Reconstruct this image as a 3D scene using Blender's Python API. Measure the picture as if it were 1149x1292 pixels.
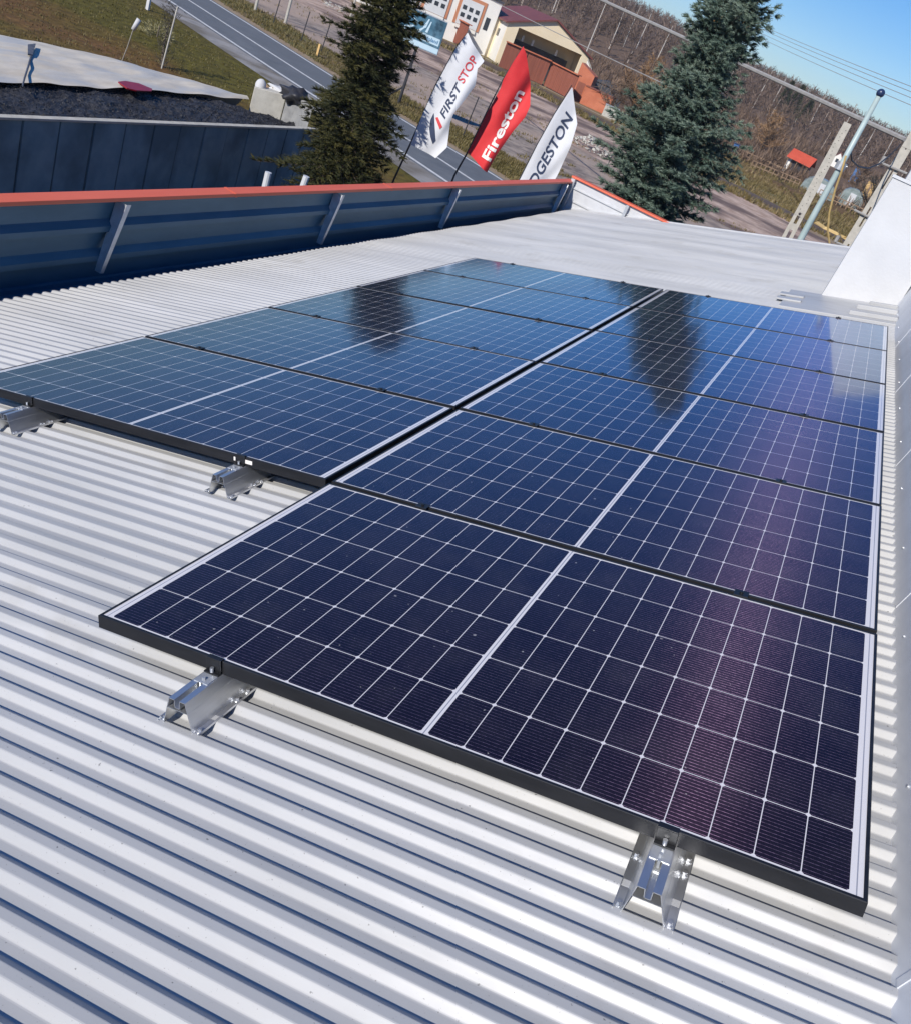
import bpy, bmesh, math, random
from mathutils import Vector, Matrix, noise
R = math.radians
random.seed(7)
for o in list(bpy.data.objects): bpy.data.objects.remove(o)
S = bpy.context.scene
COL = S.collection

# ------------------------------------------------------------------ camera
CAMR = Matrix(((0.83768, 0.50358, -0.21143), (0.41037, -0.32487, 0.85209), (0.36041, -0.80055, -0.47879)))  # columns: right, down, forward
CAMP = Vector((1.0607, -1.4171, 1.5542))
FPX = 1131.53
cam = bpy.data.cameras.new('camera'); camo = bpy.data.objects.new('camera', cam); COL.objects.link(camo)
r_, d_, f_ = [Vector(CAMR.col[i]).normalized() for i in range(3)]
camo.matrix_world = Matrix.Translation(CAMP) @ Matrix((r_, -d_, -f_)).transposed().to_4x4()
cam.sensor_fit = 'HORIZONTAL'; cam.sensor_width = 36; cam.lens = FPX / 1149 * 36
cam.clip_start = 0.05; cam.clip_end = 6000
S.camera = camo

# ------------------------------------------------------------------ light
SUN = Vector((-0.192, -0.80, 0.54)).normalized()
EL = math.asin(SUN.z); AZ = math.atan2(SUN.x, SUN.y)
w = bpy.data.worlds.new('World'); S.world = w; w.use_nodes = True
nt = w.node_tree; nt.nodes.clear()
sky = nt.nodes.new('ShaderNodeTexSky'); sky.sky_type = 'NISHITA'; sky.sun_disc = False
sky.sun_elevation = EL; sky.sun_rotation = AZ; sky.air_density = 1.0; sky.dust_density = 0.1; sky.ozone_density = 3.0
bg = nt.nodes.new('ShaderNodeBackground'); bg.inputs[1].default_value = 0.082
wo = nt.nodes.new('ShaderNodeOutputWorld')
hs = nt.nodes.new('ShaderNodeHueSaturation'); hs.inputs['Saturation'].default_value = 1.42; nt.links.new(sky.outputs[0], hs.inputs['Color'])
tn = nt.nodes.new('ShaderNodeMix'); tn.data_type = 'RGBA'; tn.blend_type = 'MULTIPLY'; tn.inputs[0].default_value = 1; tn.inputs[7].default_value = (0.74, 0.85, 1.12, 1)
nt.links.new(hs.outputs[0], tn.inputs[6]); nt.links.new(tn.outputs[2], bg.inputs[0]); nt.links.new(bg.outputs[0], wo.inputs[0])
sl = bpy.data.lights.new('sun', 'SUN'); sl.energy = 4.1; sl.angle = R(0.5); sl.color = (1.0, 0.945, 0.87)
so = bpy.data.objects.new('sun', sl); COL.objects.link(so); so.location = (0, 0, 30)
so.rotation_euler = SUN.to_track_quat('Z', 'Y').to_euler()
S.view_settings.view_transform = 'Standard'; S.view_settings.look = 'None'
S.view_settings.exposure = 0.25; S.view_settings.gamma = 1.0

G0 = -5.75          # ground level
# roof frame: u to the right (up the slope), v away, h off the roof
RW = Matrix(((0.956305, 0.0, -0.292372), (-0.003216, 0.99994, -0.010519), (0.292354, 0.010999, 0.956247)))
def rp(u, v, h=0.0): return RW @ Vector((u, v, h))
def ray(x, y):
    return (CAMR @ Vector(((x - 574.5) / FPX, (y - 646) / FPX, 1.0))).normalized()
def at_z(x, y, z):
    d = ray(x, y); return CAMP + d * ((z - CAMP.z) / d.z)
def at_d(x, y, D):
    d = ray(x, y); return CAMP + d * (D / math.hypot(d.x, d.y))
def gnd(x, y):                  # where the ray meets the ground
    p = at_z(x, y, G0); d = ray(x, y)
    if d.z < 0 and (p - CAMP).length < 124: return p
    t = 60.0
    while t < 900:
        q = CAMP + d * t
        if q.z <= G0 + hill(q.x, q.y): return Vector((q.x, q.y, G0 + hill(q.x, q.y)))
        t += .5
    return q

def hill(x, y):
    d = math.hypot(x - CAMP.x, y - CAMP.y); az = math.degrees(math.atan2(x - CAMP.x, y - CAMP.y))
    K = ((0, 0), (126, 0), (150, 1.7), (190, 5.0), (240, 8.0), (380, 14.5), (500, 20.5), (640, 23.0), (9000, 23.0))
    for (a, ha), (b_, hb_) in zip(K, K[1:]):
        if d <= b_: t = (ha + (hb_ - ha) * (d - a) / (b_ - a)) / 23.0; break
    if az < -13.5: t *= max(0.0, min(1.0, (d - 150) / 90))
    h = 22.2 + 3.0 * noise.noise(Vector((x / 260, y / 260, 0))) + 4 * math.exp(-((az + 17) / 5.0) ** 2) - 2.0 * math.exp(-((az - 1) / 4.0) ** 2)
    return h * t
# ------------------------------------------------------------------ materials
def newmat(name):
    m = bpy.data.materials.new(name); m.use_nodes = True
    n = m.node_tree; n.nodes.clear()
    o = n.nodes.new('ShaderNodeOutputMaterial'); b = n.nodes.new('ShaderNodeBsdfPrincipled')
    n.links.new(b.outputs[0], o.inputs[0]); return m, n, b
def setin(b, k, v):
    b.inputs[k].default_value = v
def mat(name, c1, c2=None, scale=5.0, rough=0.7, metal=0.0, bump=0.0, bscale=None, spec=0.5, stretch=(1, 1, 1), detail=5, lo=0.35, hi=0.65, coord='Object', c3=None, s3=0.5, coat=0.0, trans=0.0, rvar=0.0):
    m, n, b = newmat(name)
    N = n.nodes; L = n.links
    setin(b, 'Roughness', rough); setin(b, 'Metallic', metal); setin(b, 'Specular IOR Level', spec)
    if coat: setin(b, 'Coat Weight', coat); setin(b, 'Coat Roughness', 0.08)
    if c2 is None: c2 = tuple(min(1, x * 1.15) for x in c1)
    tc = N.new('ShaderNodeTexCoord'); mp = N.new('ShaderNodeMapping'); mp.inputs['Scale'].default_value = stretch
    L.new(tc.outputs[coord], mp.inputs[0])
    nz = N.new('ShaderNodeTexNoise'); nz.inputs['Scale'].default_value = scale; nz.inputs['Detail'].default_value = detail
    nz.inputs['Roughness'].default_value = 0.62
    L.new(mp.outputs[0], nz.inputs[0])
    mr = N.new('ShaderNodeMapRange'); mr.inputs[1].default_value = lo; mr.inputs[2].default_value = hi
    L.new(nz.outputs[0], mr.inputs[0])
    mx = N.new('ShaderNodeMix'); mx.data_type = 'RGBA'
    mx.inputs[6].default_value = (*c1, 1); mx.inputs[7].default_value = (*c2, 1)
    L.new(mr.outputs[0], mx.inputs[0]); out = mx.outputs[2]
    if c3 is not None:
        n3 = N.new('ShaderNodeTexNoise'); n3.inputs['Scale'].default_value = s3; n3.inputs['Detail'].default_value = 4
        L.new(mp.outputs[0], n3.inputs[0])
        m3 = N.new('ShaderNodeMapRange'); m3.inputs[1].default_value = 0.45; m3.inputs[2].default_value = 0.62
        L.new(n3.outputs[0], m3.inputs[0])
        x3 = N.new('ShaderNodeMix'); x3.data_type = 'RGBA'; x3.inputs[7].default_value = (*c3, 1)
        L.new(out, x3.inputs[6]); L.new(m3.outputs[0], x3.inputs[0]); out = x3.outputs[2]
    L.new(out, b.inputs['Base Color'])
    if rvar:
        rr = N.new('ShaderNodeMapRange'); rr.inputs[3].default_value = rough - rvar; rr.inputs[4].default_value = rough + rvar
        L.new(nz.outputs[0], rr.inputs[0]); L.new(rr.outputs[0], b.inputs['Roughness'])
    if bump:
        bn = N.new('ShaderNodeTexNoise'); bn.inputs['Scale'].default_value = bscale or scale * 3; bn.inputs['Detail'].default_value = 6
        L.new(mp.outputs[0], bn.inputs[0])
        bp = N.new('ShaderNodeBump'); bp.inputs['Strength'].default_value = 1.0; bp.inputs['Distance'].default_value = bump
        L.new(bn.outputs[0], bp.inputs['Height']); L.new(bp.outputs[0], b.inputs['Normal'])
    return m

M = {}
def roofmat():
    m, n, b = newmat('coated_steel_sheet'); N = n.nodes; L = n.links
    tc = N.new('ShaderNodeTexCoord')
    def noise_(sc, st=(1, 1, 1), det=4):
        mp = N.new('ShaderNodeMapping'); mp.inputs['Scale'].default_value = st; L.new(tc.outputs['Object'], mp.inputs[0])
        z = N.new('ShaderNodeTexNoise'); z.inputs['Scale'].default_value = sc; z.inputs['Detail'].default_value = det
        L.new(mp.outputs[0], z.inputs[0]); return z.outputs[0]
    def rng(x, a, b_, c, d):
        r = N.new('ShaderNodeMapRange'); L.new(x, r.inputs[0])
        for i, v in zip((1, 2, 3, 4), (a, b_, c, d)): r.inputs[i].default_value = v
        return r.outputs[0]
    def mixc(fac, a, b_):
        x = N.new('ShaderNodeMix'); x.data_type = 'RGBA'; L.new(fac, x.inputs[0])
        for i, v in ((6, a), (7, b_)):
            if isinstance(v, tuple): x.inputs[i].default_value = (*v, 1)
            else: L.new(v, x.inputs[i])
        return x.outputs[2]
    c = mixc(rng(noise_(2.2, (0.35, 1, 1)), .35, .65, 0, 1), (0.405, 0.409, 0.410), (0.48, 0.483, 0.482))
    c = mixc(rng(noise_(9, (0.12, 1, 1)), .55, .74, 0, .45), c, (0.31, 0.315, 0.315))      # long dirt streaks down the slope
    c = mixc(rng(noise_(3.2, (.9, 1, 1), 9), .60, .68, 0, .30), c, (0.30, 0.29, 0.265))      # dried puddle marks
    c = mixc(rng(noise_(260, (1, 1, 1), 1), .74, .77, 0, .6), c, (0.15, 0.14, 0.13))
    c = mixc(rng(noise_(95, (1, 1, 1), 2), .735, .76, 0, .8), c, (0.13, 0.13, 0.13))         # specks
    L.new(c, b.inputs['Base Color'])
    setin(b, 'Metallic', 0.0); setin(b, 'Specular IOR Level', 0.55)
    L.new(rng(noise_(14, (0.3, 1, 1)), .3, .7, .38, .52), b.inputs['Roughness'])
    bp = N.new('ShaderNodeBump'); bp.inputs['Distance'].default_value = 0.0018; bp.inputs['Strength'].default_value = 0.6
    L.new(noise_(7, (0.6, 1, 1), 3), bp.inputs['Height']); L.new(bp.outputs[0], b.inputs['Normal'])
    return m
M['roof'] = roofmat()
M['flash'] = mat('galvanised_flashing', (0.66, 0.68, 0.71), (0.74, 0.76, 0.79), 3, rough=0.45, metal=0.2, bump=0.002, bscale=4)
M['clad'] = mat('shade_blue_back_sheet', (0.050, 0.130, 0.190), (0.078, 0.175, 0.240), 4, rough=0.45, metal=0.1, bump=0.002, bscale=5, stretch=(1, 0.3, 1))  # grey sheet with its dark blue shade put into the base colour
M['cladw'] = mat('white_back_sheet', (0.52, 0.53, 0.54), (0.60, 0.61, 0.62), 4, rough=0.5, bump=0.002, bscale=5)
M['coping'] = mat('red_coping_paint', (0.70, 0.125, 0.055), (0.78, 0.165, 0.085), 2.5, rough=0.5, bump=0.0015, bscale=3, stretch=(1, .2, 1))
M['steel'] = mat('galvanised_steel', (0.50, 0.52, 0.54), (0.62, 0.64, 0.66), 18, rough=0.4, metal=0.55, bump=0.0006)
M['alu'] = mat('mill_aluminium', (0.58, 0.60, 0.62), (0.70, 0.71, 0.73), 30, rough=0.36, metal=0.85, stretch=(1, .15, 1), rvar=.08)
M['blackalu'] = mat('black_anodised_frame', (0.018, 0.019, 0.022), (0.030, 0.031, 0.035), 20, rough=0.38, metal=0.4, stretch=(.2, 1, 1))
M['render'] = mat('white_render', (0.50, 0.505, 0.51), (0.60, 0.603, 0.605), 1.3, rough=0.75, bump=0.002, bscale=40, detail=8, lo=.3, hi=.7)
M['brick'] = mat('grey_wall_render', (0.40, 0.39, 0.37), (0.5, 0.48, 0.45), 1.2, rough=0.85)
M['concrete'] = mat('weathered_shade_blue_concrete', (0.14, 0.235, 0.29), (0.20, 0.30, 0.35), 1.5, rough=0.85, bump=0.01, bscale=12, c3=(0.10, 0.165, 0.20), s3=0.8)  # concrete of the bunker wall, the blue of its shaded side mixed into the colour
M['greycon'] = mat('grey_concrete', (0.20, 0.20, 0.20), (0.30, 0.30, 0.29), 3, rough=.9, bump=.01, bscale=10)
M['palecon'] = mat('pale_concrete', (0.42, 0.40, 0.35), (0.52, 0.50, 0.44), 4, rough=0.85, bump=0.006, bscale=20)
M['polecon'] = mat('pole_concrete', (0.40, 0.38, 0.33), (0.50, 0.47, 0.41), 8, rough=0.85, bump=0.004, bscale=40)
M['coal'] = mat('black_gravel', (0.012, 0.012, 0.014), (0.045, 0.045, 0.05), 9, rough=0.6, bump=0.05, bscale=14)
M['tarp'] = mat('pale_plastic_sheet', (0.56, 0.495, 0.39), (0.70, 0.635, 0.52), 1.6, rough=0.5, bump=0.03, bscale=2.6, c3=(0.50, 0.49, 0.46), s3=1.1, stretch=(1.6, 0.5, 1))
M['redplastic'] = mat('red_plastic', (0.22, 0.004, 0.012), (0.30, 0.008, 0.018), 4, rough=0.4)
M['strap'] = mat('dark_strap', (0.05, 0.06, 0.08), (0.12, 0.13, 0.16), 4, rough=0.7)
M['asphalt'] = mat('worn_asphalt', (0.115, 0.125, 0.135), (0.155, 0.165, 0.175), 0.8, rough=0.8, bump=0.004, bscale=60, c3=(0.13, 0.14, 0.15), s3=.12)
M['shoulder'] = mat('gravel_shoulder', (0.24, 0.23, 0.22), (0.36, 0.34, 0.32), 1.2, rough=0.9, bump=0.02, bscale=8, c3=(0.17, 0.15, 0.12), s3=.6)
M['paint'] = mat('worn_road_paint', (0.50, 0.50, 0.48), (0.66, 0.66, 0.64), 3, rough=0.7, lo=.3, hi=.6)
M['verge'] = mat('verge_grass', (0.10, 0.095, 0.018), (0.16, 0.135, 0.035), 1.5, rough=0.95, bump=0.05, bscale=6, c3=(0.19, 0.13, 0.06), s3=.25)
M['dryverge'] = mat('dry_verge', (0.26, 0.18, 0.10), (0.33, 0.25, 0.16), 1.5, rough=0.95, bump=0.03, bscale=6)
M['lot'] = mat('dirt_lot', (0.17, 0.135, 0.115), (0.36, 0.29, 0.235), 0.9, rough=0.95, bump=0.12, bscale=2.5, c3=(0.40, 0.30, 0.23), s3=.13, detail=10, lo=.4, hi=.6, stretch=(1, .8, 1))
M['lot2'] = mat('bare_earth_yard', (0.38, 0.26, 0.19), (0.56, 0.42, 0.33), 0.7, rough=0.95, bump=0.12, bscale=2.5, detail=10, lo=.4, hi=.6, c3=(.15, .10, .08), s3=.2)
M['ballast'] = mat('rail_ballast', (0.075, 0.05, 0.035), (0.13, 0.09, 0.065), 3, rough=0.95, bump=0.05, bscale=8)
M['rail'] = mat('rusty_rail', (0.22, 0.14, 0.10), (0.30, 0.20, 0.15), 3, rough=0.6, metal=.3)
M['garden'] = mat('garden_grass', (0.11, 0.10, 0.025), (0.20, 0.15, 0.055), 0.35, rough=0.95, bump=0.05, bscale=3, c3=(0.20, 0.14, 0.07), s3=.09)
M['fieldedge'] = mat('path_sand', (0.33, 0.27, 0.19), (0.42, 0.35, 0.26), 2, rough=.9)
def groundmat():
    m, n, b = newmat('field_and_scrub'); N = n.nodes; L = n.links
    tc = N.new('ShaderNodeTexCoord')
    def nz(sc, det=6, st=(1, 1, 1)):
        mp = N.new('ShaderNodeMapping'); mp.inputs['Scale'].default_value = st; L.new(tc.outputs['Object'], mp.inputs[0])
        z = N.new('ShaderNodeTexNoise'); z.inputs['Scale'].default_value = sc; z.inputs['Detail'].default_value = det
        L.new(mp.outputs[0], z.inputs[0]); return z.outputs[0]
    def ramp(x, stops):
        r = N.new('ShaderNodeValToRGB'); L.new(x, r.inputs[0]); e = r.color_ramp.elements
        while len(e) > 1: e.remove(e[0])
        e[0].position = stops[0][0]; e[0].color = (*stops[0][1], 1)
        for p, c in stops[1:]:
            k = e.new(p); k.color = (*c, 1)
        return r.outputs[0]
    near = ramp(nz(0.11, 5), [(0.38, (0.165, 0.080, 0.028)), (0.50, (0.150, 0.082, 0.030)), (0.60, (0.12, 0.088, 0.020)), (0.75, (0.13, 0.10, 0.04))])
    fine = ramp(nz(2.6, 8, (1, .7, 1)), [(0.3, (0.55, 0.55, 0.55)), (0.7, (1.3, 1.3, 1.25))])
    mul = N.new('ShaderNodeMix'); mul.data_type = 'RGBA'; mul.blend_type = 'MULTIPLY'; mul.inputs[0].default_value = 1
    sx = N.new('ShaderNodeSeparateXYZ'); L.new(tc.outputs['Object'], sx.inputs[0])
    ad = N.new('ShaderNodeMath'); ad.operation = 'MULTIPLY_ADD'; ad.inputs[1].default_value = 9.0; L.new(nz(.35, 5), ad.inputs[0]); L.new(sx.outputs[1], ad.inputs[2])
    mr = N.new('ShaderNodeMapRange'); mr.inputs[1].default_value = 33.0; mr.inputs[2].default_value = 38.5; L.new(ad.outputs[0], mr.inputs[0])
    mr2 = N.new('ShaderNodeMapRange'); mr2.inputs[1].default_value = 60.0; mr2.inputs[2].default_value = 44.0; L.new(ad.outputs[0], mr2.inputs[0])
    mm = N.new('ShaderNodeMath'); mm.operation = 'MULTIPLY'; L.new(mr.outputs[0], mm.inputs[0]); L.new(mr2.outputs[0], mm.inputs[1])
    ol = N.new('ShaderNodeMix'); ol.data_type = 'RGBA'; L.new(mm.outputs[0], ol.inputs[0]); L.new(near, ol.inputs[6]); ol.inputs[7].default_value = (0.105, 0.088, 0.014, 1); near = ol.outputs[2]
    fr_ = N.new('ShaderNodeMapRange'); fr_.inputs[1].default_value = 118.0; fr_.inputs[2].default_value = 160.0; L.new(sx.outputs[1], fr_.inputs[0])
    fx = N.new('ShaderNodeMix'); fx.data_type = 'RGBA'; L.new(fr_.outputs[0], fx.inputs[0]); L.new(near, fx.inputs[6]); fx.inputs[7].default_value = (0.15, 0.10, 0.07, 1); near = fx.outputs[2]
    L.new(near, mul.inputs[6]); L.new(fine, mul.inputs[7])
    L.new(mul.outputs[2], b.inputs['Base Color']); setin(b, 'Roughness', 0.95); setin(b, 'Specular IOR Level', .2)
    bp = N.new('ShaderNodeBump'); bp.inputs['Distance'].default_value = 0.08; L.new(nz(4, 8), bp.inputs['Height']); L.new(bp.outputs[0], b.inputs['Normal'])
    return m
M['ground'] = groundmat()
M['cream'] = mat('cream_render', (0.80, 0.67, 0.45), (0.84, 0.72, 0.51), 0.5, rough=0.85)
M['whitewall'] = mat('white_wall_paint', (0.74, 0.72, 0.66), (0.80, 0.78, 0.72), 0.5, rough=0.8)
M['orangewall'] = mat('orange_trim', (0.48, 0.20, 0.10), (0.55, 0.24, 0.13), 0.5, rough=0.8)
M['roofred'] = mat('dark_red_roofing', (0.15, 0.045, 0.04), (0.20, 0.06, 0.05), 0.8, rough=0.6, stretch=(4, .4, 1))
M['fence'] = mat('red_brown_boards', (0.21, 0.062, 0.036), (0.27, 0.085, 0.05), 0.8, rough=0.75, stretch=(6, 6, .4))
M['orangeboards'] = mat('orange_boards', (0.42, 0.12, 0.055), (0.50, 0.16, 0.08), 0.8, rough=0.75)
M['darkroof'] = mat('dark_tar_roof', (0.035, 0.04, 0.05), (0.06, 0.065, 0.08), 1, rough=0.7)
M['window'] = mat('window_glass', (0.03, 0.04, 0.05), (0.05, 0.06, 0.07), 1, rough=0.1)
M['doorpanel'] = mat('white_door_panels', (0.62, 0.63, 0.62), (0.68, 0.69, 0.68), 1, rough=0.5)
M['redroof2'] = mat('bright_red_tin', (0.50, 0.075, 0.035), (0.58, 0.10, 0.05), 1, rough=0.5)
M['wood'] = mat('old_planks', (0.20, 0.13, 0.08), (0.32, 0.22, 0.14), 4, rough=0.85, stretch=(1, 1, .2))
M['dark'] = mat('dark_interior', (0.03, 0.025, 0.03), (0.05, 0.045, 0.05), 1, rough=0.8)
M['bluebox'] = mat('blue_paint', (0.03, 0.14, 0.36), (0.05, 0.18, 0.42), 1, rough=0.5)
M['yellowpaint'] = mat('yellow_paint', (0.60, 0.38, 0.14), (0.66, 0.44, 0.18), 1, rough=0.7)
M['foil'] = mat('greenhouse_foil', (0.16, 0.20, 0.19), (0.28, 0.33, 0.32), 1.4, rough=0.35)
M['whitepole'] = mat('pale_painted_steel', (0.34, 0.43, 0.42), (0.42, 0.51, 0.50), 3, rough=0.4)
M['darkblue'] = mat('dark_blue_cap', (0.02, 0.035, 0.09), (0.03, 0.05, 0.12), 3, rough=0.3)
M['rope'] = mat('yellow_hose', (0.48, 0.33, 0.12), (0.58, 0.42, 0.18), 6, rough=0.6)
M['cable'] = mat('black_cable', (0.02, 0.02, 0.025), (0.035, 0.035, 0.04), 6, rough=0.5)
M['greycable'] = mat('grey_cable', (0.28, 0.27, 0.26), (0.36, 0.35, 0.33), 6, rough=0.6)
M['darkpole'] = mat('dark_mast', (0.03, 0.03, 0.035), (0.05, 0.05, 0.055), 6, rough=0.4)
M['flagwhite'] = mat('white_flag_cloth', (0.66, 0.68, 0.72), (0.70, 0.72, 0.76), 3, rough=0.8, bump=0.01, bscale=1.5)
M['flagred'] = mat('red_flag_cloth', (0.62, 0.025, 0.03), (0.68, 0.035, 0.04), 3, rough=0.7, bump=0.01, bscale=1.5)
M['inknavy'] = mat('navy_print', (0.035, 0.05, 0.10), (0.04, 0.06, 0.12), 3, rough=0.7)
M['inkred'] = mat('red_print', (0.62, 0.06, 0.07), (0.66, 0.07, 0.08), 3, rough=0.7)
M['inkwhite'] = mat('white_print', (0.80, 0.76, 0.72), (0.84, 0.80, 0.76), 3, rough=0.7)
M['inkblue'] = mat('blue_print', (0.05, 0.18, 0.34), (0.06, 0.2, 0.38), 3, rough=0.6)
M['billblue'] = mat('billboard_print', (0.012, 0.045, 0.075), (0.15, 0.30, 0.40), 0.9, rough=0.6, detail=5, lo=.40, hi=.62, c3=(.05, .16, .24), s3=.5)
M['billwhite'] = mat('billboard_pale_band', (0.50, 0.66, 0.74), (0.56, 0.72, 0.80), 1, rough=0.6)
M['barkdark'] = mat('spruce_bark', (0.06, 0.045, 0.035), (0.10, 0.075, 0.055), 10, rough=0.9, stretch=(1, 1, .3))
M['barkbirch'] = mat('pale_bark', (0.42, 0.39, 0.35), (0.58, 0.55, 0.50), 5, rough=0.85)
M['barkbare'] = mat('bare_bark', (0.12, 0.095, 0.075), (0.19, 0.15, 0.12), 5, rough=0.9)
def leafmat(name, cols, rough=0.6, hold=0.0):
    m, n, b = newmat(name); N = n.nodes; L = n.links
    at = N.new('ShaderNodeAttribute'); at.attribute_name = 'tone'
    r = N.new('ShaderNodeValToRGB'); L.new(at.outputs['Fac'], r.inputs[0]); e = r.color_ramp.elements
    e[0].color = (*cols[0], 1); e[1].color = (*cols[-1], 1)
    for i, c in enumerate(cols[1:-1]): k = e.new((i + 1) / (len(cols) - 1)); k.color = (*c, 1)
    L.new(r.outputs[0], b.inputs['Base Color']); setin(b, 'Roughness', rough); setin(b, 'Specular IOR Level', .3)
    return m
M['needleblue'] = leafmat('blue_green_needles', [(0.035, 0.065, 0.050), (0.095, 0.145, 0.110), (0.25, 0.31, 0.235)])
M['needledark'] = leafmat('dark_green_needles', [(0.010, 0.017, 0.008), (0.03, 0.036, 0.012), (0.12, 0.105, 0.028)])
M['twigs'] = leafmat('bare_twigs', [(0.11, 0.072, 0.05), (0.18, 0.12, 0.08), (0.28, 0.19, 0.12)])
M['twigsorange'] = leafmat('orange_twigs', [(0.16, 0.09, 0.04), (0.26, 0.15, 0.07), (0.34, 0.22, 0.12)])
M['pinefar'] = leafmat('far_pine', [(0.025, 0.035, 0.02), (0.045, 0.055, 0.025), (0.06, 0.07, 0.03)])
M['cones'] = leafmat('orange_cones', [(0.25, 0.11, 0.03), (0.38, 0.18, 0.05), (0.5, 0.26, 0.08)])
M['forest'] = leafmat('far_bare_wood', [(0.10, 0.068, 0.050), (0.135, 0.092, 0.066), (0.175, 0.12, 0.085), (0.33, 0.28, 0.24)])
M['bush'] = leafmat('dark_bush', [(0.03, 0.028, 0.025), (0.055, 0.05, 0.04), (0.08, 0.07, 0.05)])
M['palebush'] = leafmat('pale_dry_bush', [(0.22, 0.20, 0.09), (0.32, 0.29, 0.14), (0.40, 0.36, 0.2)])

PW, PH = 1.755, 1.050
def glassmat():
    m, n, b = newmat('solar_cells_under_glass'); N = n.nodes; L = n.links
    tc = N.new('ShaderNodeTexCoord'); sx = N.new('ShaderNodeSeparateXYZ'); L.new(tc.outputs['Object'], sx.inputs[0])
    def mth(op, a, b_=None, c=None):
        k = N.new('ShaderNodeMath'); k.operation = op
        for i, v in enumerate((a, b_, c)):
            if v is None: continue
            if isinstance(v, (int, float)): k.inputs[i].default_value = v
            else: L.new(v, k.inputs[i])
        return k.outputs[0]
    def dist(x, pitch):       # distance to the nearest multiple of pitch
        f = mth('FRACT', mth('DIVIDE', x, pitch))
        return mth('MULTIPLY', mth('SUBTRACT', 0.5, mth('ABSOLUTE', mth('SUBTRACT', f, 0.5))), pitch)
    U, V = sx.outputs[0], sx.outputs[1]
    Uh = mth('ABSOLUTE', mth('SUBTRACT', U, PW / 2))
    cu, v0, cv = 0.0840, 0.0135, 0.1705
    dU = dist(mth('SUBTRACT', Uh, 0.0068), cu); dV = dist(mth('SUBTRACT', V, v0), cv)
    mx = lambda a, b_: mth('MAXIMUM', a, b_)
    white = mx(mth('LESS_THAN', dU, 0.0010), mth('LESS_THAN', dV, 0.0011))
    white = mx(white, mth('LESS_THAN', mth('ADD', dU, dV), 0.0068))
    strip = mx(mth('LESS_THAN', Uh, 0.0068), mth('GREATER_THAN', Uh, 0.0068 + 10 * cu))
    rim = mx(mth('LESS_THAN', V, v0), mth('GREATER_THAN', V, v0 + 6 * cv))
    white = mx(mx(white, strip), rim)
    gl = mx(mth('LESS_THAN', mth('ABSOLUTE', mth('SUBTRACT', Uh, 0.0068 + 10 * cu + 0.0115)), 0.0012), mth('LESS_THAN', Uh, 0.0014))
    wire = mth('LESS_THAN', dist(mth('SUBTRACT', V, v0 + .005), cv / 16), 0.00048)
    # the wires catch the light in broken dashes
    nz = N.new('ShaderNodeTexNoise'); nz.inputs['Scale'].default_value = 190; nz.inputs['Detail'].default_value = 2; L.new(tc.outputs['Object'], nz.inputs[0])
    dash = N.new('ShaderNodeMapRange'); L.new(nz.outputs[0], dash.inputs[0]); dash.inputs[1].default_value = .35; dash.inputs[2].default_value = .65; dash.inputs[3].default_value = .25
    wirem = mth('MULTIPLY', wire, dash.outputs[0])
    oi = N.new('ShaderNodeObjectInfo')
    nb = N.new('ShaderNodeTexNoise'); nb.inputs['Scale'].default_value = 3.0; L.new(tc.outputs['Object'], nb.inputs[0])
    def mixc(fac, a, b_):
        x = N.new('ShaderNodeMix'); x.data_type = 'RGBA'
        if isinstance(fac, float): x.inputs[0].default_value = fac
        else: L.new(fac, x.inputs[0])
        for i, v in ((6, a), (7, b_)):
            if isinstance(v, tuple): x.inputs[i].default_value = (*v, 1)
            else: L.new(v, x.inputs[i])
        return x.outputs[2]
    # each cell a slightly different dark blue
    wn = N.new('ShaderNodeTexWhiteNoise'); wn.noise_dimensions = '3D'
    cb = N.new('ShaderNodeCombineXYZ'); L.new(mth('FLOOR', mth('DIVIDE', mth('SUBTRACT', U, PW / 2), cu)), cb.inputs[0])
    L.new(mth('FLOOR', mth('DIVIDE', mth('SUBTRACT', V, v0), cv)), cb.inputs[1]); L.new(oi.outputs['Random'], cb.inputs[2]); L.new(cb.outputs[0], wn.inputs[0])
    cell = mixc(wn.outputs['Value'], (0.0058, 0.0034, 0.0070), (0.0085, 0.0052, 0.0100))
    dust = N.new('ShaderNodeMapRange'); L.new(nb.outputs[0], dust.inputs[0]); dust.inputs[1].default_value = .4; dust.inputs[2].default_value = .8; dust.inputs[4].default_value = .02
    cell = mixc(dust.outputs[0], cell, (0.35, 0.33, 0.32))
    ns_ = N.new('ShaderNodeTexNoise'); ns_.inputs['Scale'].default_value = 62; ns_.inputs['Detail'].default_value = 1; L.new(tc.outputs['Object'], ns_.inputs[0])
    sp = N.new('ShaderNodeMapRange'); L.new(ns_.outputs[0], sp.inputs[0]); sp.inputs[1].default_value = .775; sp.inputs[2].default_value = .80; sp.inputs[4].default_value = .55
    nd = N.new('ShaderNodeTexNoise'); nd.inputs['Scale'].default_value = 7; nd.inputs['Detail'].default_value = 9; L.new(tc.outputs['Object'], nd.inputs[0])
    dd_ = N.new('ShaderNodeMapRange'); L.new(nd.outputs[0], dd_.inputs[0]); dd_.inputs[1].default_value = .5; dd_.inputs[2].default_value = .75; dd_.inputs[4].default_value = .03
    cell = mixc(dd_.outputs[0], cell, (0.40, 0.37, 0.36)); cell = mixc(sp.outputs[0], cell, (0.5, 0.48, 0.45))
    c = mixc(wirem, cell, (0.16, 0.12, 0.19))
    c = mixc(white, c, (0.72, 0.70, 0.70))
    c = mixc(gl, c, (0.30, 0.31, 0.36))
    L.new(c, b.inputs['Base Color'])
    setin(b, 'Roughness', 0.4); setin(b, 'Specular IOR Level', 0.1)
    setin(b, 'Coat Weight', 0.8); setin(b, 'Coat IOR', 1.26)
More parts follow.
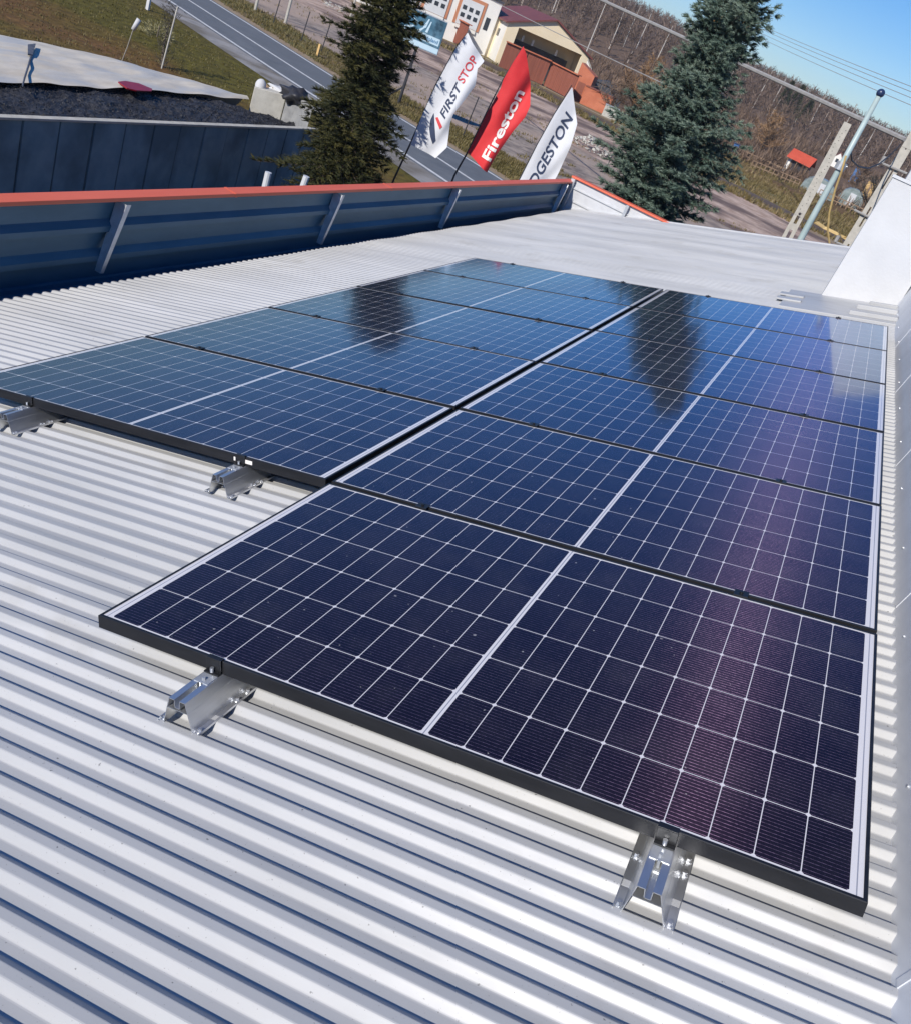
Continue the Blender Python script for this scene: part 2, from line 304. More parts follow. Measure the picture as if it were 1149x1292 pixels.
    rr = N.new('ShaderNodeMapRange'); L.new(nb.outputs[0], rr.inputs[0]); rr.inputs[3].default_value = .035; rr.inputs[4].default_value = .085
    L.new(rr.outputs[0], b.inputs['Coat Roughness'])
    # brushed metal fingers: highlight stretched away from the viewer
    g = N.new('ShaderNodeBsdfAnisotropic'); g.inputs['Roughness'].default_value = 0.58; g.inputs['Anisotropy'].default_value = ANI
    g.inputs['Color'].default_value = (0.60, 0.36, 0.60, 1)
    tg = N.new('ShaderNodeTangent'); tg.direction_type = 'UV_MAP'; tg.uv_map = 'uv'; L.new(tg.outputs[0], g.inputs['Tangent'])
    ms = N.new('ShaderNodeMixShader')
    gf = mth('MULTIPLY', mth('SUBTRACT', 1.0, white), mth('ADD', 0.0040, mth('MULTIPLY', wirem, 0.085)))
    L.new(gf, ms.inputs[0]); L.new(b.outputs[0], ms.inputs[1]); L.new(g.outputs[0], ms.inputs[2])
    out = [k for k in N if k.type == 'OUTPUT_MATERIAL'][0]; 
    # the cells' own blue anti-reflection layer, seen at a shallow angle
    fr = N.new('ShaderNodeFresnel'); fr.inputs['IOR'].default_value = 1.21
    bl = N.new('ShaderNodeBsdfGlossy'); bl.inputs['Color'].default_value = (0.36, 0.66, 1.0, 1); bl.inputs['Roughness'].default_value = 0.09
    m2 = N.new('ShaderNodeMixShader'); L.new(mth('MULTIPLY', fr.outputs[0], mth('SUBTRACT', 1.0, mth('MULTIPLY', white, .6))), m2.inputs[0]); L.new(ms.outputs[0], m2.inputs[1]); L.new(bl.outputs[0], m2.inputs[2])
    L.new(m2.outputs[0], out.inputs[0])
    return m
ANI = 0.90
M['glass'] = glassmat()

# ------------------------------------------------------------------ mesh helpers
class MB:
    def __init__(s): s.v = []; s.f = []; s.t = []
    def add(s, vs, fs, tone=None):
        b = len(s.v); s.v += [tuple(v) for v in vs]; s.f += [tuple(b + i for i in f) for f in fs]
        if tone is not None: s.t += [tone] * len(vs)
    def box(s, a, b, T=None):
        x0, y0, z0 = a; x1, y1, z1 = b
        vs = [Vector(p) for p in ((x0, y0, z0), (x1, y0, z0), (x1, y1, z0), (x0, y1, z0), (x0, y0, z1), (x1, y0, z1), (x1, y1, z1), (x0, y1, z1))]
        if T: vs = [T(v) for v in vs]
        s.add(vs, [(0, 3, 2, 1), (4, 5, 6, 7), (0, 1, 5, 4), (1, 2, 6, 5), (2, 3, 7, 6), (3, 0, 4, 7)])
    def tube(s, pts, r, n=8, r2=None, cap=True):
        pts = [Vector(p) for p in pts]; k = len(pts); b = len(s.v)
        r2 = r if r2 is None else r2
        for i, p in enumerate(pts):
            d = (pts[min(i + 1, k - 1)] - pts[max(i - 1, 0)]).normalized()
            a = d.orthogonal().normalized() if i == 0 else (a - d * a.dot(d)).normalized()
            c = d.cross(a); rr = r + (r2 - r) * i / (k - 1)
            for j in range(n):
                t = 2 * math.pi * j / n; s.v.append(tuple(p + a * math.cos(t) * rr + c * math.sin(t) * rr))
        for i in range(k - 1):
            for j in range(n):
                s.f.append((b + i * n + j, b + i * n + (j + 1) % n, b + (i + 1) * n + (j + 1) % n, b + (i + 1) * n + j))
        if cap:
            s.f.append(tuple(b + j for j in reversed(range(n)))); s.f.append(tuple(b + (k - 1) * n + j for j in range(n)))
    def prism(s, poly, off):
        n = len(poly); off = Vector(off); P = [Vector(p) for p in poly]
        s.add(P + [p + off for p in P], [tuple(reversed(range(n))), tuple(range(n, 2 * n))] + [(i, (i + 1) % n, n + (i + 1) % n, n + i) for i in range(n)])
    def sheet(s, poly, th, normal):       # thin polygon with thickness
        s.prism(poly, Vector(normal) * th)
    def build(s, name, m, parent=None, smooth=False, bevel=0.0):
        me = bpy.data.meshes.new(name); me.from_pydata(s.v, [], s.f); me.update()
        if s.t and len(s.t) == len(s.v):
            a = me.attributes.new('tone', 'FLOAT', 'POINT'); a.data.foreach_set('value', s.t)
        bm = bmesh.new(); bm.from_mesh(me)
        if len(bm.faces) < 60000 and not s.t: bmesh.ops.recalc_face_normals(bm, faces=bm.faces)
        bm.to_mesh(me); bm.free()
        if smooth: me.polygons.foreach_set('use_smooth', [True] * len(me.polygons))
        me.materials.append(m)
        o = bpy.data.objects.new(name, me); COL.objects.link(o)
        if parent: o.parent = parent
        if bevel:
            md = o.modifiers.new('bevel', 'BEVEL'); md.width = bevel; md.segments = 2; md.limit_method = 'ANGLE'
        return o
def tag(o, label=None, cat=None, group=None, kind=None):
    for k, v in (('label', label), ('category', cat), ('group', group), ('kind', kind)):
        if v: o[k] = v
    return o
def thing(name, label, cat, loc=(0, 0, 0), rot=None, group=None):
    o = bpy.data.objects.new(name, None); COL.objects.link(o); o.location = loc
    if rot is not None: o.rotation_euler = rot
    return tag(o, label, cat, group)
def copy_tree(o, parent=None):
    c = o.copy(); COL.objects.link(c); c.parent = parent
    for ch in list(o.children): copy_tree(ch, c)
    return c
ROOFROT = RW.to_euler()

# ================================================================== SETTING
g = MB(); rings = [0, 4, 8, 14, 20, 28, 38, 50, 64, 80, 98, 112, 126, 132, 138, 144, 150, 158, 166, 174, 182, 190, 200, 212, 225, 240, 255, 270, 300, 340, 380, 430, 480, 540, 600, 680, 800, 1000, 1150]
NS = 360
for r in rings:
    for k in range(NS):
        a = 2 * math.pi * k / NS; x, y = CAMP.x + r * math.sin(a), CAMP.y + r * math.cos(a); g.v.append((x, y, G0 + (hill(x, y) if r <= 700 else hill(x, y))))
for i in range(len(rings) - 1):
    for k in range(NS): g.f.append((i * NS + k, i * NS + (k + 1) % NS, (i + 1) * NS + (k + 1) % NS, (i + 1) * NS + k))
tag(g.build('ground', M['ground'], smooth=True), kind='structure')

def strip(pts, o0, o1, z, name, m, sub=1):
    """ribbon along a polyline, offsets to the left (+ = far side)"""
    b = MB(); P = [Vector((p[0], p[1], 0)) for p in pts]; n = len(P)
    for i, p in enumerate(P):
        d = (P[min(i + 1, n - 1)] - P[max(i - 1, 0)]).normalized(); q = Vector((-d.y, d.x, 0))
        b.v.append(tuple(p + q * o0 + Vector((0, 0, z)))); b.v.append(tuple(p + q * o1 + Vector((0, 0, z))))
    for i in range(n - 1): b.f.append((2 * i, 2 * i + 2, 2 * i + 3, 2 * i + 1))
    return tag(b.build(name, m), kind='structure')
def spline(cp, n=10):
    out = []
    C = [Vector((c[0], c[1], 0)) for c in cp]; C = [2 * C[0] - C[1]] + C + [2 * C[-1] - C[-2]]
    for i in range(1, len(C) - 2):
        for k in range(n):
            t = k / n; a, b, c, d = C[i - 1:i + 3]
            out.append(0.5 * ((2 * b) + (c - a) * t + (2 * a - 5 * b + 4 * c - d) * t * t + (3 * b - a - 3 * c + d) * t ** 3))
    out.append(C[-2]); return [(p.x, p.y) for p in out]
road = spline([(-150, 92), (-90, 70), (-60, 58.3), (-41.2, 50.4), (-27.5, 44.4), (-20.5, 41.6), (-15.6, 39.6), (2, 31), (20, 20), (42, 2), (75, -30)], 12)
strip(road, -4.9, -2.9, G0 + 0.016, 'road_shoulder', M['shoulder'])
strip(road, -2.95, 3.6, G0 + 0.020, 'road', M['asphalt'])
strip(road, -2.78, -2.52, G0 + 0.026, 'road_marking', M['paint'])
strip(road, -0.11, 0.11, G0 + 0.026, 'road_marking', M['paint'])
strip(road, 3.14, 3.36, G0 + 0.026, 'road_marking', M['paint'])
strip(road, 3.6, 4.6, G0 + 0.014, 'roadside_gravel', M['dryverge'])
strip(road, 4.6, 9.5, G0 + 0.010, 'grass_verge', M['verge'])
rail = [(-200, 156), (-48, 113.5), (6, 99), (120, 68)]
far = strip(road, 9.5, 34.0, G0 + 0.006, 'dirt_lot', M['lot'])
strip(rail, -34, -8.0, G0 + 0.012, 'earth_yard', M['lot2'])
strip(rail, -8.0, -3.2, G0 + 0.016, 'grass_strip', M['dryverge'])
strip(rail, -3.2, 2.6, G0 + 0.05, 'railway_bed', M['ballast'])
for o_ in (-1.9, -.45): strip(rail, o_ - .05, o_ + .05, G0 + 0.22, 'railway_rail', M['rail'])
strip(rail, 2.6, 16, G0 + 0.016, 'meadow_strip', M['garden'])
strip(rail, 5.6, 6.5, G0 + 0.022, 'footpath', M['fieldedge'])

# ================================================================== OUR BUILDING
HOUSE = thing('workshop_building', 'workshop with a ribbed pale steel roof carrying solar panels and a red-capped parapet', 'building', rp(0, 6, -.14))
HOUSE.location = (0, 0, 0)
def hp(b, name, m, **k): return b.build(name, m, HOUSE, **k)
RT = -0.110                      # rib crest level
# corrugated sheet in the roof frame
rb = MB(); prof = []
per, dep = 0.075, 0.0155
vstart = -0.636 - 40 * per
k = 0; v = vstart; VEND = 14.1
nrib = int((VEND - vstart) / per)
rnd = random.Random(3)
for k in range(nrib):
    v = vstart + k * per
    # going +v : valley .0275 | front slope .0135 | crest .0205 | back slope .0135
    sheet = int((v - vstart) / 1.05); tone = 0.0042 * math.sin(2 * math.pi * (v - vstart) / 1.05) * (1 if v > 6.5 else .4) + 0.0012 * math.sin(v * 2.3)
    j = rnd.uniform(-.0006, .0006)
    base = RT - dep + tone
    T_ = RT + tone
    prof += [(v + .0, base + .0012), (v + .0012, base + .0004), (v + .003, base), (v + .0235, base), (v + .0262, base + .0005), (v + .0280, base + .0018), (v + .0390 + j, T_ - .0022), (v + .0408 + j, T_ - .0007), (v + .0432 + j, T_), (v + .0595 + j, T_), (v + .0613 + j, T_ - .0004), (v + .0625 + j, T_ - .0014)]
prof.append((vstart + nrib * per, RT - dep))
US = [-3.275, -2.6, -1.4, 0, 1.0, 1.90]
for (pv, ph) in prof:
    for u in US: rb.v.append((u, pv, ph + 0.0012 * math.sin(u * 1.7 + pv * .9)))
nu = len(US)
for i in range(len(prof) - 1):
    for q in range(nu - 1): rb.f.append((i * nu + q, i * nu + q + 1, (i + 1) * nu + q + 1, (i + 1) * nu + q))
ro = hp(rb, 'corrugated_roof', M['roof']); ro.rotation_euler = ROOFROT
# ridge verge trim at the far end
b = MB(); b.box((-3.6, VEND - .02, RT - .16), (1.9, VEND + .03, RT + .012)); b.build('verge_trim', M['cladw'], HOUSE).rotation_euler = ROOFROT
# right hand kerb wall with chamfered far end
kp = [(-3.7, RT - .05), (8.84, RT - .05), (8.84, -.04), (8.5, .14), (7.7, .275), (7.3, .29), (-3.7, .29)]
b = MB(); SL = lambda h: 1.834 + (h - RT) * .44
b.prism([(SL(c), a, c) for a, c in kp], (0.30, 0, 0)); kerb = b.build('kerb_flashing', M['flash'], HOUSE); kerb.rotation_euler = ROOFROT
for q in range(6):                # overlaps and rivets on the kerb face
    b = MB(); vv = -1.6 + q * 1.55; P = [(SL(RT) - .002, vv, RT), (SL(.288) - .002, vv, .288), (SL(.288) - .002, vv + .02, .288), (SL(RT) - .002, vv + .02, RT)]
    b.prism(P, (.004, 0, 0)); b.build('flashing_overlap', M['flash'], kerb)
rr = random.Random(9)
for q in range(13):
    b = MB(); vv = -.9 + q * .71 + rr.uniform(-.02, .02); hh = RT + .035 + rr.uniform(-.004, .004)
    b.tube([(SL(hh) + .001, vv, hh), (SL(hh) - .004, vv, hh + .001)], .0042, 8); b.build('rivet', M['steel'], kerb)
# parapet left: sheet with raised horizontal ribs, coping, brackets
GY_ = 14.1
X0 = -3.34; ZT = -0.53; Y0, Y1 = -4.0, 14.12
b = MB(); ZB = -1.32
lv = [(ZB, 0), (-1.175, 0), (-1.165, .012), (-1.125, .012), (-1.115, 0), (-.990, 0), (-.975, .042), (-.935, .042), (-.895, 0), (-.775, 0), (-.76, .042), (-.72, .042), (-.68, 0), (ZT, 0)]
ys = [Y0, 0, 3, 6, 9, 12, Y1]
def parapet_profile(b, pts, yl):
    base = len(b.v)
    for y in yl:
        for z, dx in pts: b.v.append((X0 + dx, y, z))
    n = len(pts)
    for i in range(len(yl) - 1):
        for j in range(n - 1): b.f.append((base + i * n + j, base + i * n + j + 1, base + (i + 1) * n + j + 1, base + (i + 1) * n + j))
parapet_profile(b, lv, ys)
b.box((X0 - .07, Y0, ZB - .1), (X0 - .004, Y1, ZT))
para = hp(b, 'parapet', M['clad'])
b = MB(); b.prism([(X0 + .065, Y0, ZT - .004), (X0 + .065, Y0, ZT + .024), (X0 - .055, Y0, ZT + .026), (X0 - .055, Y0, ZT - .06), (X0 - .049, Y0, ZT - .06), (X0 - .049, Y0, ZT + .018), (X0 + .058, Y0, ZT + .016), (X0 + .058, Y0, ZT - .004)], (0, Y1 - Y0 + .05, 0))
b.build('coping', M['coping'], para, bevel=.003)
for yy in (1.3, 4.9, 7.6, 10.6):
    b = MB(); b.prism([(X0 + .0665, yy, ZT - .006), (X0 + .0665, yy, ZT + .0265), (X0 - .0565, yy, ZT + .0285), (X0 - .0565, yy, ZT + .0235), (X0 + .063, yy, ZT + .0215), (X0 + .063, yy, ZT - .006)], (0, .03, 0))
    b.build('coping_joint', M['coping'], para)
def bracket(y, parent):
    b = MB()                       # angle strut folded from sheet
    top = Vector((X0 + .05, y, ZT - .015)); bot = Vector((X0 + .10, y - .14, -1.04))
    for (a0, a1) in (((0, 0, 0), (.045, 0, 0)),):
        P = [top + Vector((-.05, 0, 0)), top + Vector((.045, 0, 0)), top + Vector((.045, 0, -.03)), bot + Vector((.0, 0, 0)), bot + Vector((-.05, 0, 0)), top + Vector((-.05, 0, -.20))]
        b.prism(P, (0, .004, 0))
    P = [top + Vector((.042, 0, 0)), top + Vector((.046, .04, 0)), bot + Vector((.0, .03, 0)), bot + Vector((-.004, 0, 0))]
    b.prism(P, (.004, 0, 0)); return b.build('bracket', M['steel'], parent)
for yy in (0.75, 3.65, 6.55, 9.35, 13.75): bracket(yy, para)
# gutter box at the foot of the parapet
b = MB(); b.box((X0 + .013, Y0, -1.16), (-3.02, GY_, -1.13)); b.box((-3.015, Y0, -1.30), (-3.0, GY_, -1.10)); b.box((X0 + .03, Y0, -1.129), (X0 + .06, GY_, -1.10))
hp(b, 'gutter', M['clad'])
for q in range(3):
    b = MB(); b.box((-3.36, -4.0, -1.6 - q), (-3.03, GY_, -1.59 - q))
b = MB(); b.prism([rp(-3.27, Y0, RT - .018), rp(1.8, Y0, RT - .018), rp(1.8, Y0, RT - .06), rp(-3.27, Y0, RT - .06)], (0, 17.9, .13)); hp(b, 'roof_deck', M['dark'])

# gable parapet at the far end
GY = 14.12; b = MB(); ZG = -.455
xs_end = -1.30
def gab(x0, x1, z0, z1, y0, y1): b.box((x0, y0, z0), (x1, y1, z1))
gab(X0, xs_end, -1.6, ZG, GY, GY + .05)
for z in (-.60, -.80, -1.0): gab(X0 + .02, xs_end, z - .012, z + .012, GY - .022, GY - .001)
gpar = hp(b, 'gable_parapet', M['cladw'])
b = MB(); b.box((X0, GY - .05, ZG), (xs_end + .1, GY + .12, ZG + .03)); b.build('coping', M['coping'], gpar, bevel=.003)
b = MB(); b.box((-2.27, GY - .09, -1.0), (-2.22, GY - .023, ZG - .004)); b.build('bracket', M['steel'], gpar)
b = MB(); b.box((-3.30, GY - .09, -1.1), (-3.25, GY - .023, ZG - .004)); b.build('bracket', M['steel'], gpar)
# walls down to the ground
b = MB()
b.box((-3.44, -4.2, G0), (X0 - .072, 14.15, ZB - .1)); hp(b, 'side_wall', M['brick'])
b = MB(); P = [(-3.3, 14.0, G0), (9.0, 14.0, G0), (9.0, 14.0, -.2), (2.0, 14.0, .52), (1.85, 14.0, .50), (-3.3, 14.0, -1.15)]
b.prism(P, (0, .10, 0)); hp(b, 'end_wall', M['brick'])
b = MB(); b.prism([(2.0, -4.2, .30), (9.0, -4.2, -1.9), (9, -4.2, -2.1), (2.0, -4.2, .1)], (0, 18.2, 0)); hp(b, 'rear_roof_slope', M['roof'])
# white rendered chimney block
CH0, CH1, CHY = 1.135, 1.80, 8.30
b = MB(); b.box((CH0, CHY, -.2), (CH1, CHY + .55, 1.52)); ch = hp(b, 'chimney', M['render'], bevel=.004)
b = MB(); b.box((CH0 - .01, CHY - .012, 1.522), (CH1 + .03, CHY + .57, 1.548)); b.build('chimney_cap', M['cladw'], ch)
b = MB(); b.box((CH0 + .12, CHY + .75, .2), (CH0 + .7, CHY + 1.2, 1.75)); b.build('rear_stack', M['render'], ch)
# base flashing steps round the chimney
b = MB()
b.box((.86, 7.20, RT + .001), (1.846, 8.36, RT + .012)); b.box((.80, 7.55, RT + .0125), (1.02, 7.70, RT + .028)); b.box((.80, 7.85, RT + .0125), (1.02, 8.0, RT + .028))
b.box((1.45, 7.35, RT + .0125), (1.846, 7.48, RT + .045)); b.box((1.5, 7.75, RT + .0125), (1.846, 7.86, RT + .05)); b.box((1.6, 8.05, RT + .0125), (1.846, 8.12, RT + .05))
o = b.build('chimney_flashing', M['roof'], HOUSE, bevel=.002); o.rotation_euler = ROOFROT

# ================================================================== SOLAR PANELS
GAP, CG = 0.020, 0.025
def make_panel():
    t = thing('solar_panel', '', 'solar panel', (0, 0, 0), ROOFROT, 'solar panels on the roof')
    g_ = MB(); z = -0.0015; g_.add([(.008, .008, z), (PW - .008, .008, z), (PW - .008, PH - .008, z), (.008, PH - .008, z)], [(0, 1, 2, 3)])
    go = g_.build('glass', M['glass'], t)
    if go.data.polygons[0].normal.z < 0: go.data.flip_normals()
    uv = go.data.uv_layers.new(name='uv')
    for lp in go.data.loops:
        c = go.data.vertices[lp.vertex_index].co; uv.data[lp.index].uv = (c.x, c.y)
    fr = MB(); h = .035; l = .0080; e = .0015
    # four mitred frame bars: outer skin, thin lip over the glass
    O = [(0, 0), (PW, 0), (PW, PH), (0, PH)]; I = [(l, l), (PW - l, l), (PW - l, PH - l), (l, PH - l)]
    J = [(e, e), (PW - e, e), (PW - e, PH - e), (e, PH - e)]; K = [(.03, .03), (PW - .03, .03), (PW - .03, PH - .03), (.03, PH - .03)]
    vs = [(*p, -.0012) for p in O] + [(*p, 0) for p in J] + [(*p, 0) for p in I] + [(*p, -.006) for p in I] + [(*p, -h) for p in O] + [(*p, -h) for p in K]
    fs = []
    for i in range(4):
        j = (i + 1) % 4
        fs += [(i, j, 4 + j, 4 + i), (4 + i, 4 + j, 8 + j, 8 + i), (8 + i, 8 + j, 12 + j, 12 + i), (16 + i, 16 + j, j, i), (20 + i, 20 + j, 16 + j, 16 + i)]
    fr.add(vs, fs); fr.build('frame', M['blackalu'], t)
    bs = MB(); bs.box((.011, .011, -.012), (PW - .011, PH - .011, -.007)); bs.build('backsheet', M['dark'], t)
    return t
proto = make_panel(); first = True
rows = ['front', 'second', 'third', 'fourth', 'fifth', 'farthest']
plist = []
for c in (0, 1):
    for r in range(6):
        if c == 1 and r == 0: continue
        p = proto if first else copy_tree(proto); first = False
        u = 0 if c == 0 else -CG - PW; vv = r * (PH + GAP)
        j = random.Random(r * 7 + c); p.location = rp(u + j.uniform(-.001, .001), vv, j.uniform(-.0015, .0005))
        e = ROOFROT.copy(); e.x += j.uniform(-.0012, .0012); e.y += j.uniform(-.0012, .0012); p.rotation_euler = e
        if c == 0: lab = {0: 'large solar panel nearest the viewer, in front of all the others at the lower right', 5: 'solar panel at the far end of the right column, by the white chimney block'}.get(r, 'solar panel in the right column, %s from the viewer' % rows[r])
        else: lab = {1: 'solar panel at the lower left with a small pale sticker on its frame', 5: 'solar panel at the far end of the left column, nearest the far parapet'}.get(r, 'solar panel in the left column, %s of its column' % {2: 'second', 3: 'third', 4: 'fourth'}.get(r, ''))
        tag(p, lab); plist.append(p)
        if c == 1 and r == 1:
            b = MB(); b.box((1.37, -.0012, -.024), (1.45, -.0002, -.010)); b.build('sticker', M['inkwhite'], p)

def make_rail():
    t = thing('mounting_rail', '', 'mounting bracket', (0, 0, 0), ROOFROT, 'short aluminium rails under the panels')
    b = MB(); ln = .262; H = .0735
    pr = [(-.056, 0), (-.040, 0), (-.0215, H), (-.0075, H), (-.0060, H - .020), (.0060, H - .020), (.0075, H), (.0215, H), (.040, 0), (.056, 0)]
    th = .0018
    def wall(p, q, th=th):
        d = Vector((q[0] - p[0], q[1] - p[1])).normalized(); n = Vector((-d.y, d.x)) * th / 2; e = d * th * .3
        P = [(p[0] - e.x - n.x, p[1] - e.y - n.y), (q[0] + e.x - n.x, q[1] + e.y - n.y), (q[0] + e.x + n.x, q[1] + e.y + n.y), (p[0] - e.x + n.x, p[1] - e.y + n.y)]
        b.prism([(x, -ln / 2, z) for x, z in P], (0, ln, 0))
    for i in range(len(pr) - 1): wall(pr[i], pr[i + 1])
    wall((-.0285, H - .026), (.0285, H - .026))
    wall((-.056, 0), (-.056, .005)); wall((.056, 0), (.056, .005))
    b.build('rail', M['alu'], t)
    for sx in (-1, 1):
        for yy in (-.115, .02, .06):
            if sx < 0 and yy == .06: continue
            s_ = MB(); s_.tube([(sx * .048, yy, .001), (sx * .048, yy, .0032)], .0085, 16); s_.tube([(sx * .048, yy, .0032), (sx * .048, yy, .0085)], .0048, 6); s_.build('screw', M['alu'], t)
    b = MB(); b.box((-.012, -.062, H - .0185), (.012, -.02, H - .0165)); b.box((-.019, -.052, H + .0005), (.019, -.016, H + .0025)); b.tube([(0, -.040, H), (0, -.040, H + .009)], .0042, 6); b.tube([(0, -.052, H - .014), (0, -.052, H + .004)], .0035, 8)
    b.build('clamp_plate', M['steel'], t); return t, H
railp, RH = make_rail()
b = MB()                           # end clamp, black, Z shaped
b.box((-.02, -.0165, RH + .003), (.02, -.0025, RH + .007)); b.box((-.02, -.0060, RH + .007), (.02, -.0025, RH + .0365)); b.box((-.02, -.0060, RH + .0365), (.02, .008, RH + .0395))
RAIL_END = copy_tree(railp)
b.build('end_clamp', M['blackalu'], RAIL_END, bevel=.0008)
b = MB(); b.tube([(0, -.0115, RH + .007), (0, -.0115, RH + .0185)], .0048, 12); b.build('clamp_bolt', M['alu'], RAIL_END)
b = MB(); b.box((-.02, .005, RH + .0365), (.02, .041, RH + .040)); b.tube([(0, .023, RH + .040), (0, .023, RH + .0455)], .0055, 12); b.build('mid_clamp', M['blackalu'], railp)
ends = [(0.350, 0, 'silver rail bracket under the left half of the nearest solar panel'), (1.402, 0, 'silver rail bracket under the right half of the nearest solar panel'), (-CG - PW + 1.40, PH + GAP, 'silver rail bracket by the pale sticker under the left column'), (-CG - PW + .375, PH + GAP, 'silver rail bracket cut by the left edge of the picture')]
for i, (u, v, lab) in enumerate(ends):
    o = RAIL_END if i == 0 else copy_tree(RAIL_END)
    o.location = rp(u, v, -.035 - RH - .001); tag(o, lab)
used = False
for c in (0, 1):
    for r in range(1, 6):
        if c == 1 and r == 1: continue
        for k_, uu in enumerate((.352, 1.385)):
            o = railp if not used else copy_tree(railp); used = True
            u = uu if c == 0 else uu - CG - PW
            o.location = rp(u, r * (PH + GAP) - GAP - .008 + .0, -.035 - RH - .001)
            side = 'left' if k_ == 0 else 'right'; colm = 'right' if c == 0 else 'left'
            tag(o, 'black clamp before the %s row solar panel, %s column, %s one' % (rows[r], colm, side))
for k_, (c, uu) in enumerate(((0, .352), (0, 1.385), (1, .375), (1, 1.40))):
    o = copy_tree(railp); u = uu if c == 0 else uu - CG - PW; o.location = rp(u, 6 * (PH + GAP) - GAP - .02, -.035 - RH - .001)
    tag(o, 'clamp on the far edge of the panel array, %s from the left' % ['third', 'fourth', 'first', 'second'][k_])

# ================================================================== SILAGE BUNKER AT THE LEFT
WX = -13.92; WA = -.049
def wallpt(k, off=0.0): return Vector((WX + math.sin(WA) * (k) - off, 12.88 + math.cos(WA) * k, 0))
T = thing('concrete_wall', 'dark shaded wall of upright concrete panels with a pale top edge, holding back black gravel', 'wall', (WX, 16, G0))
T.location = (0, 0, 0)
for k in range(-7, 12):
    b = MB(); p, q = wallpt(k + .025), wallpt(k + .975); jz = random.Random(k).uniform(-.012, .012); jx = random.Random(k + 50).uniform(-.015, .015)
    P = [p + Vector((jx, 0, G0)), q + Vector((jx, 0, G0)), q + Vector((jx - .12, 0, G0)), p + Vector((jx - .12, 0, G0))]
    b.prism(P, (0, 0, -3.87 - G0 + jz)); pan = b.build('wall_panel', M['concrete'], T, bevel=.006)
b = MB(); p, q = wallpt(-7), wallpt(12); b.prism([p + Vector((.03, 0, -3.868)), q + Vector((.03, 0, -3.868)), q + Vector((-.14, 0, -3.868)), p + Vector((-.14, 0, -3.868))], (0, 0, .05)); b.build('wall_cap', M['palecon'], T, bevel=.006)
# heap of black gravel
rg = random.Random(5)
hb = MB(); nx, ny = 26, 120
def tz(y): return -3.86
for j in range(ny + 1):
    k = -7 + 18.6 * j / ny; p0 = wallpt(k, .15); wd = 2.55 * min(1, max(.25, (11.9 - k) / 3.2))
    for i in range(nx + 1):
        s_ = i / nx; x = p0.x - s_ * wd; z = -4.05 + .12 * s_ + .09 * noise.noise(Vector((x * 1.3, p0.y * 1.3, 0))) + .05 * noise.noise(Vector((x * 5, p0.y * 5, 3))) + rg.uniform(-.02, .02)
        hb.v.append((x, p0.y, z))
for j in range(ny):
    for i in range(nx): a = j * (nx + 1) + i; hb.f.append((a, a + 1, a + nx + 2, a + nx + 1))
b0 = hb
for q in range(5200):
    k = rg.uniform(-7, 11.3); s_ = rg.random(); p0 = wallpt(k, .18 + s_ * 2.4 * min(1, max(.25, (11.9 - k) / 3.2))); r = rg.uniform(.012, .035)
    z = -4.04 + .12 * s_ + .09 * noise.noise(Vector((p0.x * 1.3, p0.y * 1.3, 0)))
    c = Vector((p0.x, p0.y, z + r * .4)); vs = [c + Vector((rg.uniform(-1, 1), rg.uniform(-1, 1), rg.uniform(-.6, 1))).normalized() * r for _ in range(4)]
    b0.add(vs, [(0, 1, 2), (0, 2, 3), (0, 3, 1), (1, 3, 2)])
tag(hb.build('gravel_heap', M['coal']), kind='stuff', label='long heap of black gravel behind the concrete wall')
# plastic sheet over the clamp
edge = [(8.0, -15.85, -20.3), (12, -15.95, -19.95), (14.1, -16.05, -19.75), (17.2, -16.35, -19.6), (19.7, -16.6, -19.4), (21.5, -16.65, -18.5), (22.9, -16.7, -17.7), (24.0, -16.75, -16.95)]
tb = MB(); cols = 22
def lerp_edge(y):
    for a, c in zip(edge, edge[1:]):
        if y <= c[0]: t = (y - a[0]) / (c[0] - a[0]); return a[1] + (c[1] - a[1]) * t, a[2] + (c[2] - a[2]) * t
    return edge[-1][1:]
nyy = 110
for j in range(nyy + 1):
    y = 8 + 16 * j / nyy; xa, xb = lerp_edge(y)
    xb += .12 * noise.noise(Vector((y * .9, 2, 0)))
    for i in range(cols + 1):
        s_ = i / cols; x = xa + (xb - xa) * s_
        z = -3.84 + .06 * math.sin(s_ * math.pi) + .05 * noise.noise(Vector((x * .8, y * 1.0, 5))) + .03 * noise.noise(Vector((x * 3 + y * .6, y * .7, 9)))
        tb.v.append((x, y, z))
    tb.v.append((xb - .12, y, -4.1)); tb.v.append((xb - 1.6, y, G0 - .05))
cc = cols + 3
for j in range(nyy):
    for i in range(cc - 1): a = j * cc + i; tb.f.append((a, a + 1, a + cc + 1, a + cc))
tag(tb.build('tarpaulin', M['tarp'], smooth=True), 'pale plastic sheet spread over the bunker beyond the black gravel', 'plastic sheet')
b = MB(); P = [at_z(x, y, -3.77) for x, y in ((149, 104), (158, 103), (175, 106), (192, 113), (191, 116), (172, 115), (160, 112))]
b.prism(P, (0, 0, .03)); tag(b.build('red_bag', M['redplastic']), 'flat red plastic bag lying on the pale plastic sheet', 'bag')
b = MB(); P = [at_z(x, y, -3.74) for x, y in ((28.5, 108), (31, 98), (36, 82), (40, 68), (43, 56))]
b.tube(P, .018, 6, .03); P2 = [at_z(x, y, -3.73) for x, y in ((35, 57), (45, 56), (41, 70), (35, 69))]; b.prism(P2, (0, 0, .03))
tag(b.build('dark_strap', M['strap']), 'dark strap lying across the pale plastic sheet', 'strap')
